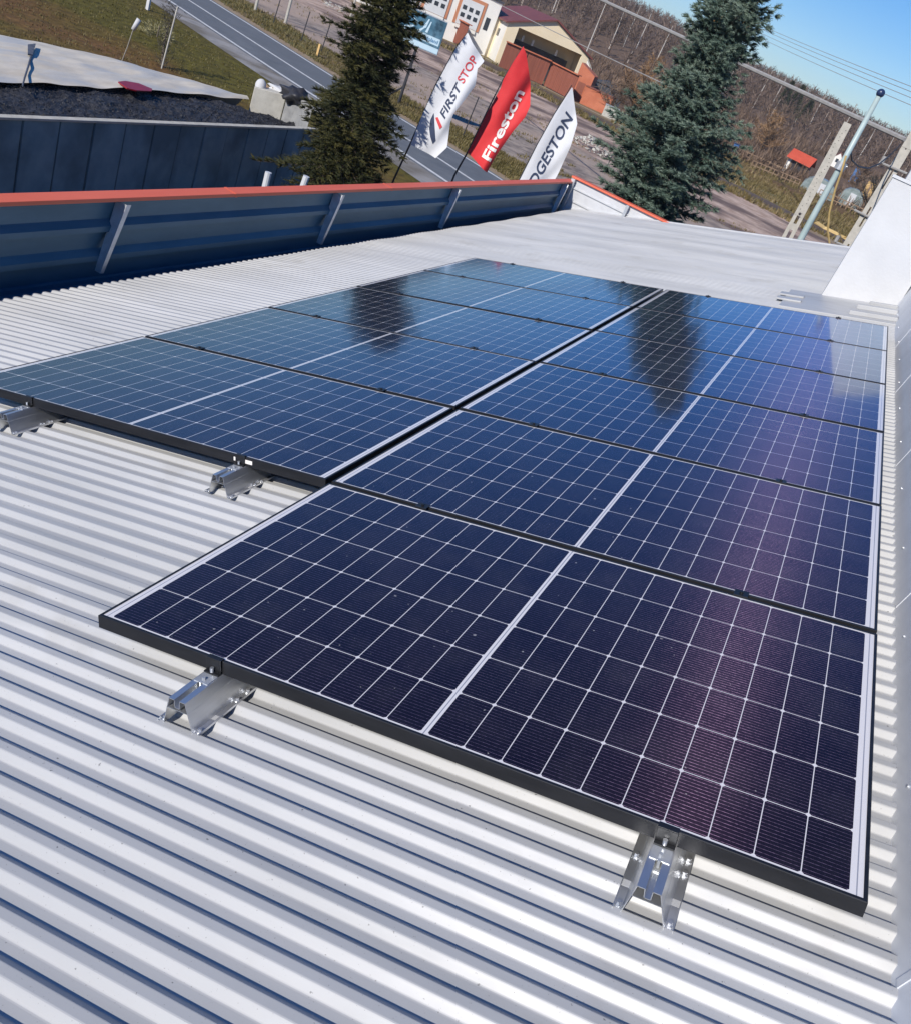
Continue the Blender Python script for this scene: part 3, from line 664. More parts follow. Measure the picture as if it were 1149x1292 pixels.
# blocks at the end of the bunker
b = MB(); a, c = at_d(316, 131, 31), at_d(357, 138, 31)
n_ = Vector((c.y - a.y, -(c.x - a.x), 0)).normalized()
b.prism([a + Vector((0, 0, -1.8)), c + Vector((0, 0, -1.65)), c + Vector((0, 0, .44)), a + Vector((0, 0, .52))], -n_ * .5); b2 = b
tag(b.build('concrete_block', M['palecon'], bevel=.02), 'pale concrete block closing the far end of the gravel bunker', 'block')
b = MB(); a, c = at_d(357.5, 140, 31), at_d(388, 160, 30)
b.prism([a + Vector((0, 0, -1.6)), c + Vector((0, 0, -1.2)), c + Vector((0, 0, .75)), a + Vector((.5, 0, .55)), a + Vector((0, 0, .35))], -n_ * .8)
tag(b.build('concrete_block', M['greycon'], bevel=.02), 'grey concrete block beside the dark spruce, right of the pale block', 'block')
def blob(name, c, r, m, n=10, sx=1, sy=1, sz=1, rough=.08, seed=1, parent=None):
    bm = bmesh.new(); bmesh.ops.create_icosphere(bm, subdivisions=3, radius=1)
    for v in bm.verts:
        k = 1 + rough * noise.noise(v.co * 2.1 + Vector((seed, 0, 0))); v.co = Vector((v.co.x * sx * r * k, v.co.y * sy * r * k, v.co.z * sz * r * k)) + Vector(c)
    me = bpy.data.meshes.new(name); bm.to_mesh(me); bm.free(); me.materials.append(m)
    me.polygons.foreach_set('use_smooth', [True] * len(me.polygons))
    o = bpy.data.objects.new(name, me); COL.objects.link(o); o.parent = parent; return o
T = thing('white_tank', 'small round white tank with a dark foot standing on the pale concrete block', 'tank', at_d(329, 114, 31.3))
p = at_d(329, 108, 31.3) - T.location
blob('tank_body', p, .17, M['render'], sz=1.25, rough=.02, parent=T)
b = MB(); b.tube([(0, 0, -.12), p - Vector((0, 0, .12))], .12, 12); b.build('tank_foot', M['cable'], T)
p = at_d(355, 116, 31.5); o = blob('plastic_bundle', p, .2, M['render'], sx=2.2, sz=.6, rough=.9, seed=4); tag(o, 'crumpled white plastic bundle on the blocks beside the dark spruce', 'plastic')
p = at_d(374, 122, 31.0); o = blob('tarp_bundle', p, .38, M['cable'], sx=1.3, sz=.7, rough=.7, seed=8); tag(o, 'crumpled black tarp bundle by the dark spruce', 'tarp')
b = MB(); p = at_d(340, 113, 31.6); b.tube([p + Vector((-.25, 0, .1)), p + Vector((.05, 0, -.02)), p + Vector((.35, .1, .05))], .06, 8); b.tube([p + Vector((.1, 0, .12)), p + Vector((.35, .1, -.05))], .04, 8)
tag(b.build('old_branches', M['wood']), 'brown branches lying between the white tank and the plastic bundle', 'branches')

# lamp / posts in the field
def post_lamp():
    base = gnd(152, 84); base = Vector((-25.6, 28.2, G0)); top = at_d(168.5, 36, 38.5)
    T = thing('garden_lamp', 'thin pole with a long white lamp head in the field behind the plastic sheet', 'lamp', base)
    b = MB(); tl = top - base; b.tube([(0, 0, 0), tl * .5 + Vector((.02, 0, 0)), tl], .018, 8); b.build('pole', M['palecon'], T)
    hd = at_d(175, 25, 38.5) - base; d = (hd - tl)
    b = MB(); b.tube([tl - d * .1, tl + d * .5, tl + d * 1.1], .075, 10, .085); o = b.build('lamp_head', M['render'], T, smooth=True)
    return T
post_lamp()
def simple_post(x, y, h, r, m, name, label, cat, group=None, lean=(0, 0), sq=False):
    p = gnd(x, y) if not isinstance(x, Vector) else x
    b = MB()
    q = Vector((lean[0], lean[1], h))
    if sq: b.box((-r, -r, 0), (r, r, h))
    else: b.tube([(0, 0, 0), q * .5, q], r, 8)
    o = b.build(name, m); o.location = p; return tag(o, label, cat, group)
simple_post(204, 86, 2.4, .03, M['palecon'], 'thin_post', 'thin pale post beside the dark bush in the field', 'post', lean=(.1, .1))
simple_post(400, 71, .75, .07, M['yellowpaint'], 'marker_post', 'short yellow marker post on the far verge left of the dark spruce', 'post', sq=True)
b = MB(); b.box((-.09, -.06, 0), (.09, .06, .75)); o = b.build('marker_post', M['render']); o.location = gnd(186, 12); tag(o, 'short white road marker post at the near edge of the road, top left', 'post')

# far fence posts along the road
fl = [((300, -3), 1.9), ((345, 29), 1.9), ((380, 51), 1.9), ((405, 66), 1.8), ((502, 131), 2.2), ((583, 173), 2.3)]
labs = ['dark thin fence post nearest the top edge, left of the two pale posts', 'dark thin fence post right of the first pale post beyond the road', 'dark thin fence post left of the yellow marker', 'dark thin fence post just behind the yellow marker', 'dark thin fence post below the billboard', 'dark thin fence post between the white and red flags']
for ((x, y), h), lab in zip(fl, labs): simple_post(x, y, h, .035, M['darkpole'], 'fence_post', lab, 'fence post', 'posts along the far side of the road', lean=(.1, 0))
simple_post(322, 13, 4.6, .11, M['polecon'], 'concrete_post', 'pale concrete post beyond the road, left of the two near the top edge', 'post', 'pale posts beyond the road')
simple_post(360, 29, 5.5, .11, M['polecon'], 'concrete_post', 'pale concrete post beyond the road, right of the two near the top edge', 'post', 'pale posts beyond the road')
simple_post(442, 22, 4.2, .11, M['polecon'], 'concrete_post', 'pale concrete post touching the left side of the dark spruce', 'post', 'pale posts beyond the road')
simple_post(764, 233-20, 1.2, .03, M['darkpole'], 'short_stake', 'short dark stake in the yard behind the corner of the parapet', 'stake')
# rubble heap
def heap(name, x, y, r, n, m, label, seed, hs=.35):
    c = gnd(x, y); rr = random.Random(seed); b = MB()
    for q in range(n):
        a = rr.uniform(0, 6.28); d = r * math.sqrt(rr.random()); s_ = rr.uniform(.08, .3) * (1.1 - .5 * d / r)
        p = Vector((c.x + d * math.cos(a), c.y + d * math.sin(a), G0 + max(0, hs * (1 - d / r)) * rr.uniform(.3, 1)))
        vs = [p + Vector((rr.uniform(-1, 1), rr.uniform(-1, 1), rr.uniform(-.2, .9))) * s_ for _ in range(6)]
        bm = bmesh.new(); [bm.verts.new(v) for v in vs]; r_ = bmesh.ops.convex_hull(bm, input=bm.verts)
        bm.verts.index_update(); used = [v for v in bm.verts if v.link_faces]
        ix = {v: i for i, v in enumerate(used)}; b.add([v.co for v in used], [[ix[v] for v in f.verts] for f in bm.faces]); bm.free()
    return tag(b.build(name, m), kind='stuff', label=label)
heap('rubble', 738, 185, 2.6, 160, M['palecon'], 'heap of pale rubble in the yard left of the big blue-green spruce', 2, .9)
heap('rubble', 428, 12, 2.4, 90, M['palecon'], 'low heap of pale rubble beyond the road at the top', 4, .4)

# ================================================================== TREES
def spruce(name, label, base, H, R0, zlow, m, seed, pexp=.62, lv=(.62, 1.15), n_br=300, up=0.1, twl=.24, droop=.35, blade=.026, asym=None, lean=(0, 0), dens=1.0, cones=False, cup=1.0):
    rg = random.Random(seed); T = thing(name, label, 'tree', base)
    b = MB(); top = Vector((lean[0], lean[1], H))
    b.tube([(0, 0, -.1), top * .3 + Vector((.04, 0, 0)), top * .65, top * .98], .17 * H / 10, 9, .02)
    crown = MB(); br = MB()
    def ax(z): return top * (z / H)
    for i in range(n_br):
        f = (i + rg.random()) / n_br; f = f ** cup; z = zlow + (H - zlow) * f * .985
        prof = (1 - f) ** pexp * (0.78 + 0.22 * math.sin(f * 23 + 1)) + .035
        L = R0 * prof * rg.uniform(*lv); a = i * 2.39996 + rg.uniform(-.3, .3)
        if asym: L *= asym(a, f)
        d = Vector((math.cos(a), math.sin(a), 0)); o = ax(z)
        sl = up + (.9 * f ** 1.5) - rg.uniform(0, .12)       # upper branches rise
        pts = []; ns = max(4, int(L / .16))
        for k in range(ns + 1):
            s_ = k / ns; pts.append(o + d * L * s_ + Vector((0, 0, L * (sl * s_ - droop * s_ * s_ + .22 * droop * s_ ** 4))) + Vector((rg.uniform(-1, 1), rg.uniform(-1, 1), rg.uniform(-1, 1))) * .015)
        br.tube(pts, .018 + .01 * L, 4, .004, cap=False)
        side = Vector((-d.y, d.x, 0)); br_t = rg.uniform(-.15, .15)
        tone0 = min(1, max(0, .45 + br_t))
        for k in range(1, ns + 1):
            s_ = k / ns; p = pts[k]
            if s_ < .18: continue
            for sg in (-1, 1, 0):
                if sg == 0 and k < ns and rg.random() > .55: continue
                for rep in range(3 if rg.random() < dens else 2):
                    l = twl * (1.35 - .75 * s_) * rg.uniform(.7, 1.25) * (1.0 if sg else .8) * (1 + .6 * (1 - f) * (sg != 0))
                    fw = d * rg.uniform(.45, .9) + side * sg * rg.uniform(.5, 1.0) + Vector((0, 0, rg.uniform(-.25, .42)))
                    if sg == 0: fw = d * .8 + Vector((0, 0, rg.uniform(.1, .7))) + side * rg.uniform(-.3, .3)
                    fw.normalize(); q = p + fw * l
                    q.z -= .12 * l
                    # bottle-brush twig: crossed jagged blades
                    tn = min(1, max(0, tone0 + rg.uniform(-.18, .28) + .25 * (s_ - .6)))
                    c1 = fw.orthogonal().normalized(); c2 = fw.cross(c1); ph = rg.uniform(0, 3)
                    nn = 13
                    crown.add([p, p + fw * l * .5 + c1 * blade * .6, q, p + fw * l * .5 - c1 * blade * .6], [(0, 1, 2, 3)], tn)
                    crown.add([p, p + fw * l * .5 + c2 * blade * .6, q, p + fw * l * .5 - c2 * blade * .6], [(0, 1, 2, 3)], tn)
                    for bl in range(nn):
                        ang = ph + bl * 2.4; w_ = (c1 * math.cos(ang) + c2 * math.sin(ang)); tt_ = (bl + .5) / nn; bw = blade * (1.45 - .6 * tt_) * rg.uniform(.8, 1.3)
                        r0 = p + fw * l * tt_; e_ = r0 + w_ * bw * 1.5 + fw * bw * 1.3; sd = fw.cross(w_) * .006 + fw * .003
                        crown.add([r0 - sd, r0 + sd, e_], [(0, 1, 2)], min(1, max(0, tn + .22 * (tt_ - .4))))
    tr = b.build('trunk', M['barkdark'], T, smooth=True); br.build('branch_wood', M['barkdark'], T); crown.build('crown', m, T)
    if cones:
        cb = MB()
        for q in range(90):
            a = rg.uniform(0, 6.28); z = H * rg.uniform(.845, .93); p = ax(z) + Vector((math.cos(a), math.sin(a), 0)) * rg.uniform(.08, .42)
            r = rg.uniform(.014, .022); l = rg.uniform(.07, .13); e = Vector((rg.uniform(-.3, .3), rg.uniform(-.3, .3), -1)).normalized() * l
            s0 = len(cb.v); cb.tube([p, p + e * .3, p + e * .8, p + e], r, 5, r * .6); cb.t += [rg.random()] * (len(cb.v) - s0)
        cb.build('cone_cluster', M['cones'], T)
    return T
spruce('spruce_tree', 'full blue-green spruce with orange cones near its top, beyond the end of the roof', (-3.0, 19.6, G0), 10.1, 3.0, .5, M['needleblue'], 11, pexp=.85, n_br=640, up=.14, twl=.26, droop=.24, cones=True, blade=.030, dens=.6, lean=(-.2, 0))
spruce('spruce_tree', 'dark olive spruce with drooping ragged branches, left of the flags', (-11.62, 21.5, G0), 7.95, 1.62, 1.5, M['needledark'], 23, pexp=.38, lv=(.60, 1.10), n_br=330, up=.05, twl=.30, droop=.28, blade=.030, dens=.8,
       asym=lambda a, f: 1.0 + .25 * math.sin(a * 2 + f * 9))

def twig_tree(T, H, W, m, bark, seed, nb=26, tw=14, tr=.05, fine=.012, lowf=.15, upk=1.0, parts=True):
    rg = random.Random(seed); b = MB(); b.tube([(0, 0, -.1), (rg.uniform(-.1, .1), 0, H * .5), (rg.uniform(-.2, .2), 0, H * .95)], tr, 6, tr * .3)
    c = MB()
    for i in range(nb):
        z = H * (lowf + (1 - lowf) * rg.random() * .9); a = rg.uniform(0, 6.28); l = W * (1.15 - z / H) * rg.uniform(.5, 1.1)
        d = Vector((math.cos(a), math.sin(a), upk * rg.uniform(.5, 1.3))); p = Vector((0, 0, z)); e = p + d * l
        t = rg.random()
        def thin(p, e, w, t):
            s_ = (e - p).cross(Vector((rg.uniform(-1, 1), rg.uniform(-1, 1), rg.uniform(-1, 1)))).normalized() * w
            c.add([p - s_, p + s_, e + s_ * .3, e - s_ * .3], [(0, 1, 2, 3)], t)
        thin(p, e, tr * .4, t * .5)
        for k in range(tw):
            s_ = rg.uniform(.25, 1); q = p + (e - p) * s_; r = Vector((rg.uniform(-1, 1), rg.uniform(-1, 1), rg.uniform(-.2, 1.3))).normalized() * l * rg.uniform(.2, .5)
            thin(q, q + r, fine, min(1, t * .6 + rg.random() * .5))
    b.build('trunk', bark, T); c.build('crown', m, T)
def bare(name, label, pos, H, W, m, bark, seed, group=None, **k):
    z = G0 + hill(pos[0], pos[1]); T = thing(name, label, 'tree', (pos[0], pos[1], z), group=group); twig_tree(T, H, W, m, bark, seed, **k); return T
# scrub behind the spruce and gardens
bare('orange_shrub', 'tall orange-brown bare shrub left of the blue-green spruce', (-30, 122), 8.5, 4.0, M['twigsorange'], M['barkbare'], 3, nb=60, tw=34, fine=.03, tr=.12, lowf=.03)
bare('orange_shrub', 'second orange-brown bare shrub, half behind the blue-green spruce', (-24.5, 121), 8.0, 3.6, M['twigsorange'], M['barkbare'], 4, nb=60, tw=34, fine=.03, tr=.12, lowf=.03)
bare('bare_shrub', 'pale bare shrub right behind the orange fence', (-31.6, 119), 5.0, 2.6, M['twigs'], M['barkbare'], 5, nb=50, tw=30, fine=.03, tr=.1, lowf=.03)
bare('bare_shrub', 'bare shrub left of the hut with the red roof', (-17.5, 158), 6.0, 3.2, M['twigsorange'], M['barkbare'], 6, nb=50, tw=34, fine=.035, tr=.1, lowf=.03)
bare('fruit_tree', 'dark bare fruit tree beside the grey greenhouse', (1.2, 133), 6.0, 3.4, M['bush'], M['barkbare'], 8, nb=40, tw=26, fine=.03, tr=.16, lowf=.3)
bare('fruit_tree', 'bare fruit tree between the blue box and the yellow hut', (-1.5, 146), 6.0, 3.2, M['twigs'], M['barkbare'], 9, nb=40, tw=26, fine=.03, tr=.14, lowf=.25)
for i, (x, y, lab) in enumerate(((200, 62, 'dark bare bush leaning over the field beside the thin pale post'),)):
    T = thing('field_bush', lab, 'bush', gnd(204, 84)); rg = random.Random(4); c = MB(); b = MB()
    b.tube([(0, 0, 0), (-.35, .3, .8), (-.45, .5, 1.6)], .05, 6, .02)
    for q in range(900):
        s_ = rg.random(); p = Vector((-.5 * s_ + rg.gauss(0, .10 + .12 * s_), .5 * s_ + rg.gauss(0, .12), 2.3 * s_)); e = p + Vector((rg.uniform(-1, 1), rg.uniform(-1, 1), rg.uniform(-.5, 1))) * .2
        s2 = Vector((rg.uniform(-1, 1), rg.uniform(-1, 1), rg.uniform(-1, 1))) * .025; c.add([p, p + s2, e], [(0, 1, 2)], rg.random())
    b.build('stem', M['barkbare'], T); c.build('foliage', M['bush'], T)
T = thing('field_bush', 'small pale yellow dry bush left of the dark bush in the field', 'bush', gnd(198, 46)); rg = random.Random(14); c = MB(); b = MB()
b.tube([(0, 0, 0), (.05, 0, .5)], .03, 6)
for q in range(700):
    d = Vector((rg.gauss(0, 1), rg.gauss(0, 1), abs(rg.gauss(0, .8)))).normalized() * rg.uniform(.3, .75); p = Vector((d.x * 1.1, d.y, d.z * .9)); e = p + d.normalized() * .16
    s2 = Vector((rg.uniform(-1, 1), rg.uniform(-1, 1), rg.uniform(-1, 1))) * .03; c.add([p, p + s2, e], [(0, 1, 2)], rg.random())
b.build('stem', M['barkbare'], T); c.build('foliage', M['palebush'], T)
# dark conifers on the slope
def small_conifer(label, pos, H, W, seed):
    z = G0 + hill(*pos); T = thing('pine_tree', label, 'tree', (*pos, z), group='dark pines on the slope'); rg = random.Random(seed)
    b = MB(); b.tube([(0, 0, -.5), (0, 0, H * .95)], .15, 6, .04); b.build('trunk', M['barkdark'], T); c = MB()
    for q in range(1500):
        f = rg.random() ** .8; r = W * (1 - f) ** .7 * rg.uniform(.4, 1); a = rg.uniform(0, 6.28); p = Vector((math.cos(a) * r, math.sin(a) * r, H * (.1 + .9 * f)))
        e = p + Vector((math.cos(a), math.sin(a), rg.uniform(-.2, .8))) * .5; s2 = Vector((rg.uniform(-1, 1), rg.uniform(-1, 1), rg.uniform(-1, 1))) * .22; c.add([p, p + s2, e], [(0, 1, 2)], rg.random())
    c.build('crown', M['pinefar'], T)
small_conifer('dark pine on the slope, leftmost of the three', (-29, 252), 8.0, 2.0, 1)
small_conifer('dark pine on the slope, middle of the three', (-26.5, 255), 8.2, 2.3, 2)
small_conifer('dark pine on the slope, rightmost and smallest of the three', (-22.5, 250), 6.0, 1.7, 3)
# birches with pale trunks in front of the wood
rg = random.Random(77)
bl = [(735, 75, 205, 16), (768, 60, 225, 9), (790, 48, 235, 9), (810, 42, 240, 10), (835, 60, 240, 8), (862, 70, 230, 8), (955, 125, 240, 9), (972, 135, 235, 9), (1030, 140, 250, 10), (1062, 165, 240, 10), (1095, 178, 235, 9), (1118, 190, 245, 8), (690, 30, 240, 9), (915, 110, 238, 8)]
for i, (x, y, D, H) in enumerate(bl):
    p = at_d(x, y, D); zz = G0 + hill(p.x, p.y); T = thing('birch_tree', 'slender pale-trunked birch before the brown wood, %s from the left' % ['second', 'third', 'fourth', 'fifth', 'sixth', 'seventh', 'ninth', 'tenth', 'eleventh', 'twelfth', 'thirteenth', 'last', 'first', 'eighth'][i], 'tree', (p.x, p.y, zz), group='pale-trunked birches before the wood')
    twig_tree(T, H, 1.6, M['twigs'], M['barkbirch'], 100 + i, nb=22, tw=10, tr=.13, fine=.03, lowf=.35, upk=1.6)
# the wood on the hill: one mass
fb = MB(); rg = random.Random(31)
def quad(p, e, w, t, rg=rg):
    s_ = Vector((math.cos(w[1]), math.sin(w[1]), 0)) * w[0]; fb.add([p - s_, p + s_, e + s_ * .35, e - s_ * .35], [(0, 1, 2, 3)], t)
cnt = 0
while cnt < 5200:
    az = R(rg.uniform(-31, 5)); D = 196 + 430 * rg.random() ** .8; x, y = CAMP.x + D * math.sin(az), CAMP.y + D * math.cos(az)
    if D < 215 and rg.random() < .5: continue
    cnt += 1; z = G0 + hill(x, y); dens = noise.noise(Vector((x / 30, y / 30, 0)))
    H = rg.uniform(4.0, 7.5) * (.75 if D < 260 else 1) * (1 + .35 * dens); a = rg.uniform(0, 3.1); base = Vector((x, y, z - .5)); pale = rg.random() < .06
    tt = min(1, max(0, .33 + .35 * dens + rg.uniform(-.12, .12)))
    quad(base, base + Vector((rg.uniform(-.3, .3), rg.uniform(-.3, .3), H)), (.11 + D * .0001, a), 1.0 if pale else tt * .55)
    nq = 44 if D < 330 else 26
    for k in range(nq):
        zz = H * rg.uniform(.10 if not pale else .3, .9); r = H * .30 * (1.1 - abs(zz / H - .5)); an = rg.uniform(0, 6.28)
        p = base + Vector((math.cos(an) * r * rg.random() * .5, math.sin(an) * r * rg.random() * .5, zz)); e = p + Vector((math.cos(an) * r, math.sin(an) * r, r * rg.uniform(.1, 1.4))) * .55
        quad(p, e, (.03 + D * .00026, an + 1.57 * rg.random()), min(.95, max(0, tt + rg.uniform(-.22, .22))))
tag(fb.build('hillside_wood', M['forest']), kind='stuff', label='brown leafless wood covering the hillside up to the skyline')
# low scrub band between the gardens and the wood
fb = MB()
for q in range(2600):
    az = R(rg.uniform(-27, 3)); D = rg.uniform(140, 205)
    if az < R(-14) and D < 152: continue
    x, y = CAMP.x + D * math.sin(az), CAMP.y + D * math.cos(az); base = Vector((x, y, G0 + hill(x, y) - .1)); H = rg.uniform(.8, 2.6); dens = noise.noise(Vector((x / 14, y / 14, 4)))
    if dens < -.15: continue
    for k in range(16):
        an = rg.uniform(0, 6.28); e = base + Vector((math.cos(an) * H * .5, math.sin(an) * H * .5, H * rg.uniform(.4, 1))); p = base + Vector((rg.uniform(-.4, .4), rg.uniform(-.4, .4), 0))
        quad(p, e, (.06, an + 1.57), min(1, max(0, .45 + .3 * dens + rg.uniform(-.2, .25))))
tag(fb.build('scrub', M['twigs']), kind='stuff', label='low brown scrub between the gardens and the wood')

M['tuft'] = leafmat('grass_tufts', [(0.07, 0.06, 0.015), (0.13, 0.105, 0.03), (0.22, 0.16, 0.07), (0.34, 0.27, 0.16)])
def tufts(name, pts, lo, hi, seed, label, hmin=.12, hmax=.35, wd=.03):
    rg = random.Random(seed); c = MB()
    for (x, y, t0) in pts:
        for k in range(5):
            a = rg.uniform(0, 6.28); p = Vector((x + rg.gauss(0, .09), y + rg.gauss(0, .09), G0 + hill(x, y) - .02)); h = rg.uniform(hmin, hmax)
            e = p + Vector((math.cos(a) * h * .5, math.sin(a) * h * .5, h)); s2 = Vector((-math.sin(a), math.cos(a), 0)) * wd * rg.uniform(.6, 1.3)
            c.add([p - s2, p + s2, e], [(0, 1, 2)], min(1, max(0, lo + (hi - lo) * (t0 * .6 + rg.random() * .4))))
    tag(c.build(name, M['tuft']), kind='stuff', label=label)
rg = random.Random(61); P = []
while len(P) < 9000:
    x, y = rg.uniform(-60, -18), rg.uniform(12, 56)
    rd = y - (41.6 - (x + 20.5) * .43)            # distance from the road line
    if rd > -6.4 or (x > -24 and y < 30 and x > -22.5): continue
    n_ = noise.noise(Vector((x / 3, y / 3, 1))); P.append((x, y, .5 + .5 * n_))
tufts('field_grass', P, .05, .55, 3, 'brown and olive grass of the field beyond the plastic sheet', .05, .13, .02)
P = []
while len(P) < 9000:
    i = rg.randrange(18, len(road) - 40); a, b_ = Vector(road[i]), Vector(road[i + 1]); d = (b_ - a).normalized(); nn = Vector((-d.y, d.x)); o_ = rg.uniform(4.3, 34) if rg.random() < .45 else rg.uniform(4.4, 9.8)
    q = a.lerp(b_, rg.random()) + nn * o_; n_ = noise.noise(Vector((q.x / 4, q.y / 4, 7)))
    if o_ > 10 and n_ < .12: continue
    P.append((q.x, q.y, .5 + .5 * n_))
tufts('verge_grass', P, .0, .75, 4, 'rough grass along the far verge and across the dirt lot', .08, .24, .03)
P = []
while len(P) < 7000:
    x = rg.uniform(-60, 20); y = 99 - (x - 6) * .27 + rg.uniform(-9, 40); n_ = noise.noise(Vector((x / 6, y / 6, 9)))
    if n_ < -.25 or abs(y - (99 - (x - 6) * .27)) < 3.4 or (x < -30 and y > 112 + (-30 - x) * .3): continue
    P.append((x, y, .5 + .5 * n_))
tufts('meadow_grass', P, .1, .9, 5, 'rough yellow-green grass around the railway and the gardens', .2, .6, .07)
# ================================================================== FLAGS
def flag(name, label, D, L, Rr, m, pole_px, seed, amp=.17):
    azc = sum(p[0] for p in L) / len(L); c0 = at_d(L[0][0], L[0][1], D); dv = Vector((c0.x - CAMP.x, c0.y - CAMP.y, 0)).normalized()
    rt = Vector((dv.y, -dv.x, 0)); o = Vector((c0.x, c0.y, 0))
    def plane(x, y):
        d = ray(x, y); t = ((o - CAMP).dot(dv)) / d.dot(dv); P = CAMP + d * t; return (P - o).dot(rt), P.z
    T = thing(name, label, 'flag', (o.x, o.y, G0))
    O = Vector((o.x, o.y, G0))
    PL = [plane(*p) for p in L]; PR = [plane(*p) for p in Rr]
    def samp(P, t):
        ls = [0]
        for a, b in zip(P, P[1:]): ls.append(ls[-1] + math.hypot(b[0] - a[0], b[1] - a[1]))
        s_ = t * ls[-1]
        for i in range(len(P) - 1):
            if s_ <= ls[i + 1] + 1e-9:
                k = (s_ - ls[i]) / (ls[i + 1] - ls[i]); return P[i][0] + (P[i + 1][0] - P[i][0]) * k, P[i][1] + (P[i + 1][1] - P[i][1]) * k
        return P[-1]
    ax, az_ = PL[0]; bx, bz = PL[-1]; ux, uz = bx - ax, bz - az_; ul = math.hypot(ux, uz); ux /= ul; uz /= ul
    def disp(a, z):                 # folds run mostly along the mast
        s_ = (a - ax) * ux + (z - az_) * uz; c = (a - ax) * uz - (z - az_) * ux
        return amp * (.8 * math.sin(c * 3.6 + s_ * .9 + seed) + .45 * math.sin(c * 8.1 - s_ * 1.7 + seed * 2) * min(1, c * 1.5) + .35 * noise.noise(Vector((c * 2, s_ * .8, seed)))) * min(1, max(0, c) * 1.6 + .05)
    def to3(a, z, off=0):
        return o + rt * a + dv * (disp(a, z) - off) + Vector((0, 0, z)) - O
    nS, nT = 70, 26; b = MB()
    for off in (0, -.006):
        for i in range(nS + 1):
            l = samp(PL, i / nS); r = samp(PR, i / nS)
            for j in range(nT + 1):
                t = j / nT; b.v.append(tuple(to3(l[0] + (r[0] - l[0]) * t, l[1] + (r[1] - l[1]) * t, off)))
    n1 = (nS + 1) * (nT + 1)
    for i in range(nS):
        for j in range(nT):
            a = i * (nT + 1) + j; b.f.append((a, a + 1, a + nT + 2, a + nT + 1)); a += n1; b.f.append((a, a + nT + 1, a + nT + 2, a + 1))
    b.build('cloth', m, T, smooth=True)
    b = MB(); pp = [plane(*q) for q in pole_px]; P = [O * 0 + (o + rt * a + Vector((0, 0, z)) + dv * .03 - O) for a, z in pp]
    a0, a1 = P[0], P[1]; gl = a0 + (a0 - a1) / (a0.z - a1.z) * (0 - a0.z) if abs(a0.z - a1.z) > 1e-3 else a0
    gl = Vector((a0.x - (a1.x - a0.x) * .4, a0.y - (a1.y - a0.y) * .4, 0)) 
    b.tube([gl] + P, .035, 8, .012); b.build('mast', M['darkpole'], T)
    b = MB(); b.box((gl.x - .35, gl.y - .35, 0), (gl.x + .35, gl.y + .35, .06)); b.build('base_plate', M['darkpole'], T)
    def print_mesh(bm_verts, faces, mt, name='print'):
        q = MB(); q.v = [tuple(to3(a, z, .014)) for a, z in bm_verts]; q.f = faces; return q.build(name, mt, T)
    def text(body, p0, p1, hpx, mt, shear=0, off=.0, name='lettering', flip=1):
        A = Vector(plane(*p0)); B = Vector(plane(*p1)); ex = (B - A).normalized(); ey = Vector((-ex.y, ex.x)); ln = (B - A).length
        cu = bpy.data.curves.new('t', 'FONT'); cu.body = body; cu.size = 1; cu.shear = shear; cu.offset = off; cu.resolution_u = 3
        ob = bpy.data.objects.new('t', cu); COL.objects.link(ob); bpy.context.view_layer.update()
        me = bpy.data.meshes.new_from_object(ob.evaluated_get(bpy.context.evaluated_depsgraph_get())); bpy.data.objects.remove(ob)
        bm = bmesh.new(); bm.from_mesh(me); bmesh.ops.triangulate(bm, faces=bm.faces)
        bmesh.ops.subdivide_edges(bm, edges=[e for e in bm.edges if e.calc_length() > .2], cuts=2); bmesh.ops.triangulate(bm, faces=bm.faces)
        xs = [v.co.x for v in bm.verts]; x0, x1 = min(xs), max(xs); ys_ = [v.co.y for v in bm.verts]; hh = max(ys_)
        sx = ln / (x1 - x0); h3 = (Vector(plane(p0[0], p0[1])) - Vector(plane(p0[0], p0[1] - hpx))).length; sy = h3 / hh
        bm.verts.index_update(); V = []
        for v in bm.verts: k = A + ex * (v.co.x - x0) * sx + ey * v.co.y * sy; V.append((k.x, k.y))
        F = [tuple(q.index for q in f.verts) for f in bm.faces]; bm.free(); return print_mesh(V, F, mt, name)
    def shape(px, mt, name='emblem'):
        P = [plane(*q) for q in px]; bm = bmesh.new(); vs = [bm.verts.new((a, z, 0)) for a, z in P]; bm.faces.new(vs); bmesh.ops.triangulate(bm, faces=bm.faces)
        bmesh.ops.subdivide_edges(bm, edges=bm.edges, cuts=2); bmesh.ops.triangulate(bm, faces=bm.faces); bm.verts.index_update()
        V = [(v.co.x, v.co.y) for v in bm.verts]; F = [tuple(q.index for q in f.verts) for f in bm.faces]; bm.free(); return print_mesh(V, F, mt, name)
    return T, text, shape
T, text, shape = flag('feather_flag', 'white flag reading FIRSTSTOP with a dark swoosh, half shaded, next to the dark spruce', 27.0,
    [(517.9, 182), (533.7, 142.6), (549.5, 108.4), (562.6, 83.4), (575.8, 59.7), (589, 41.3)],
    [(549.5, 198.6), (564, 184.7), (567.9, 154.5), (571.8, 142.6), (586, 125), (599.5, 107), (602, 86), (610.7, 76.8), (596, 54), (590, 41.0)],
    M['flagwhite'], [(497, 226), (517.5, 182), (549, 108.4), (575, 59.7), (589, 41.3)], 1.3)
text('FIRST', (561.0, 149), (583.4, 106.7), 9.5, M['inknavy'], shear=.25, off=.02)
text('STOP', (584.2, 105.0), (603.0, 74), 11, M['inkred'], off=.01)
shape([(547.3, 142), (543, 151), (541.6, 162), (543, 172), (546, 181), (549.8, 176.5), (547, 170), (545, 161), (545, 152)], M['inknavy'])
shape([(549.3, 148), (552.6, 147), (558.2, 158.5), (554.9, 161.9)], M['inkred'])
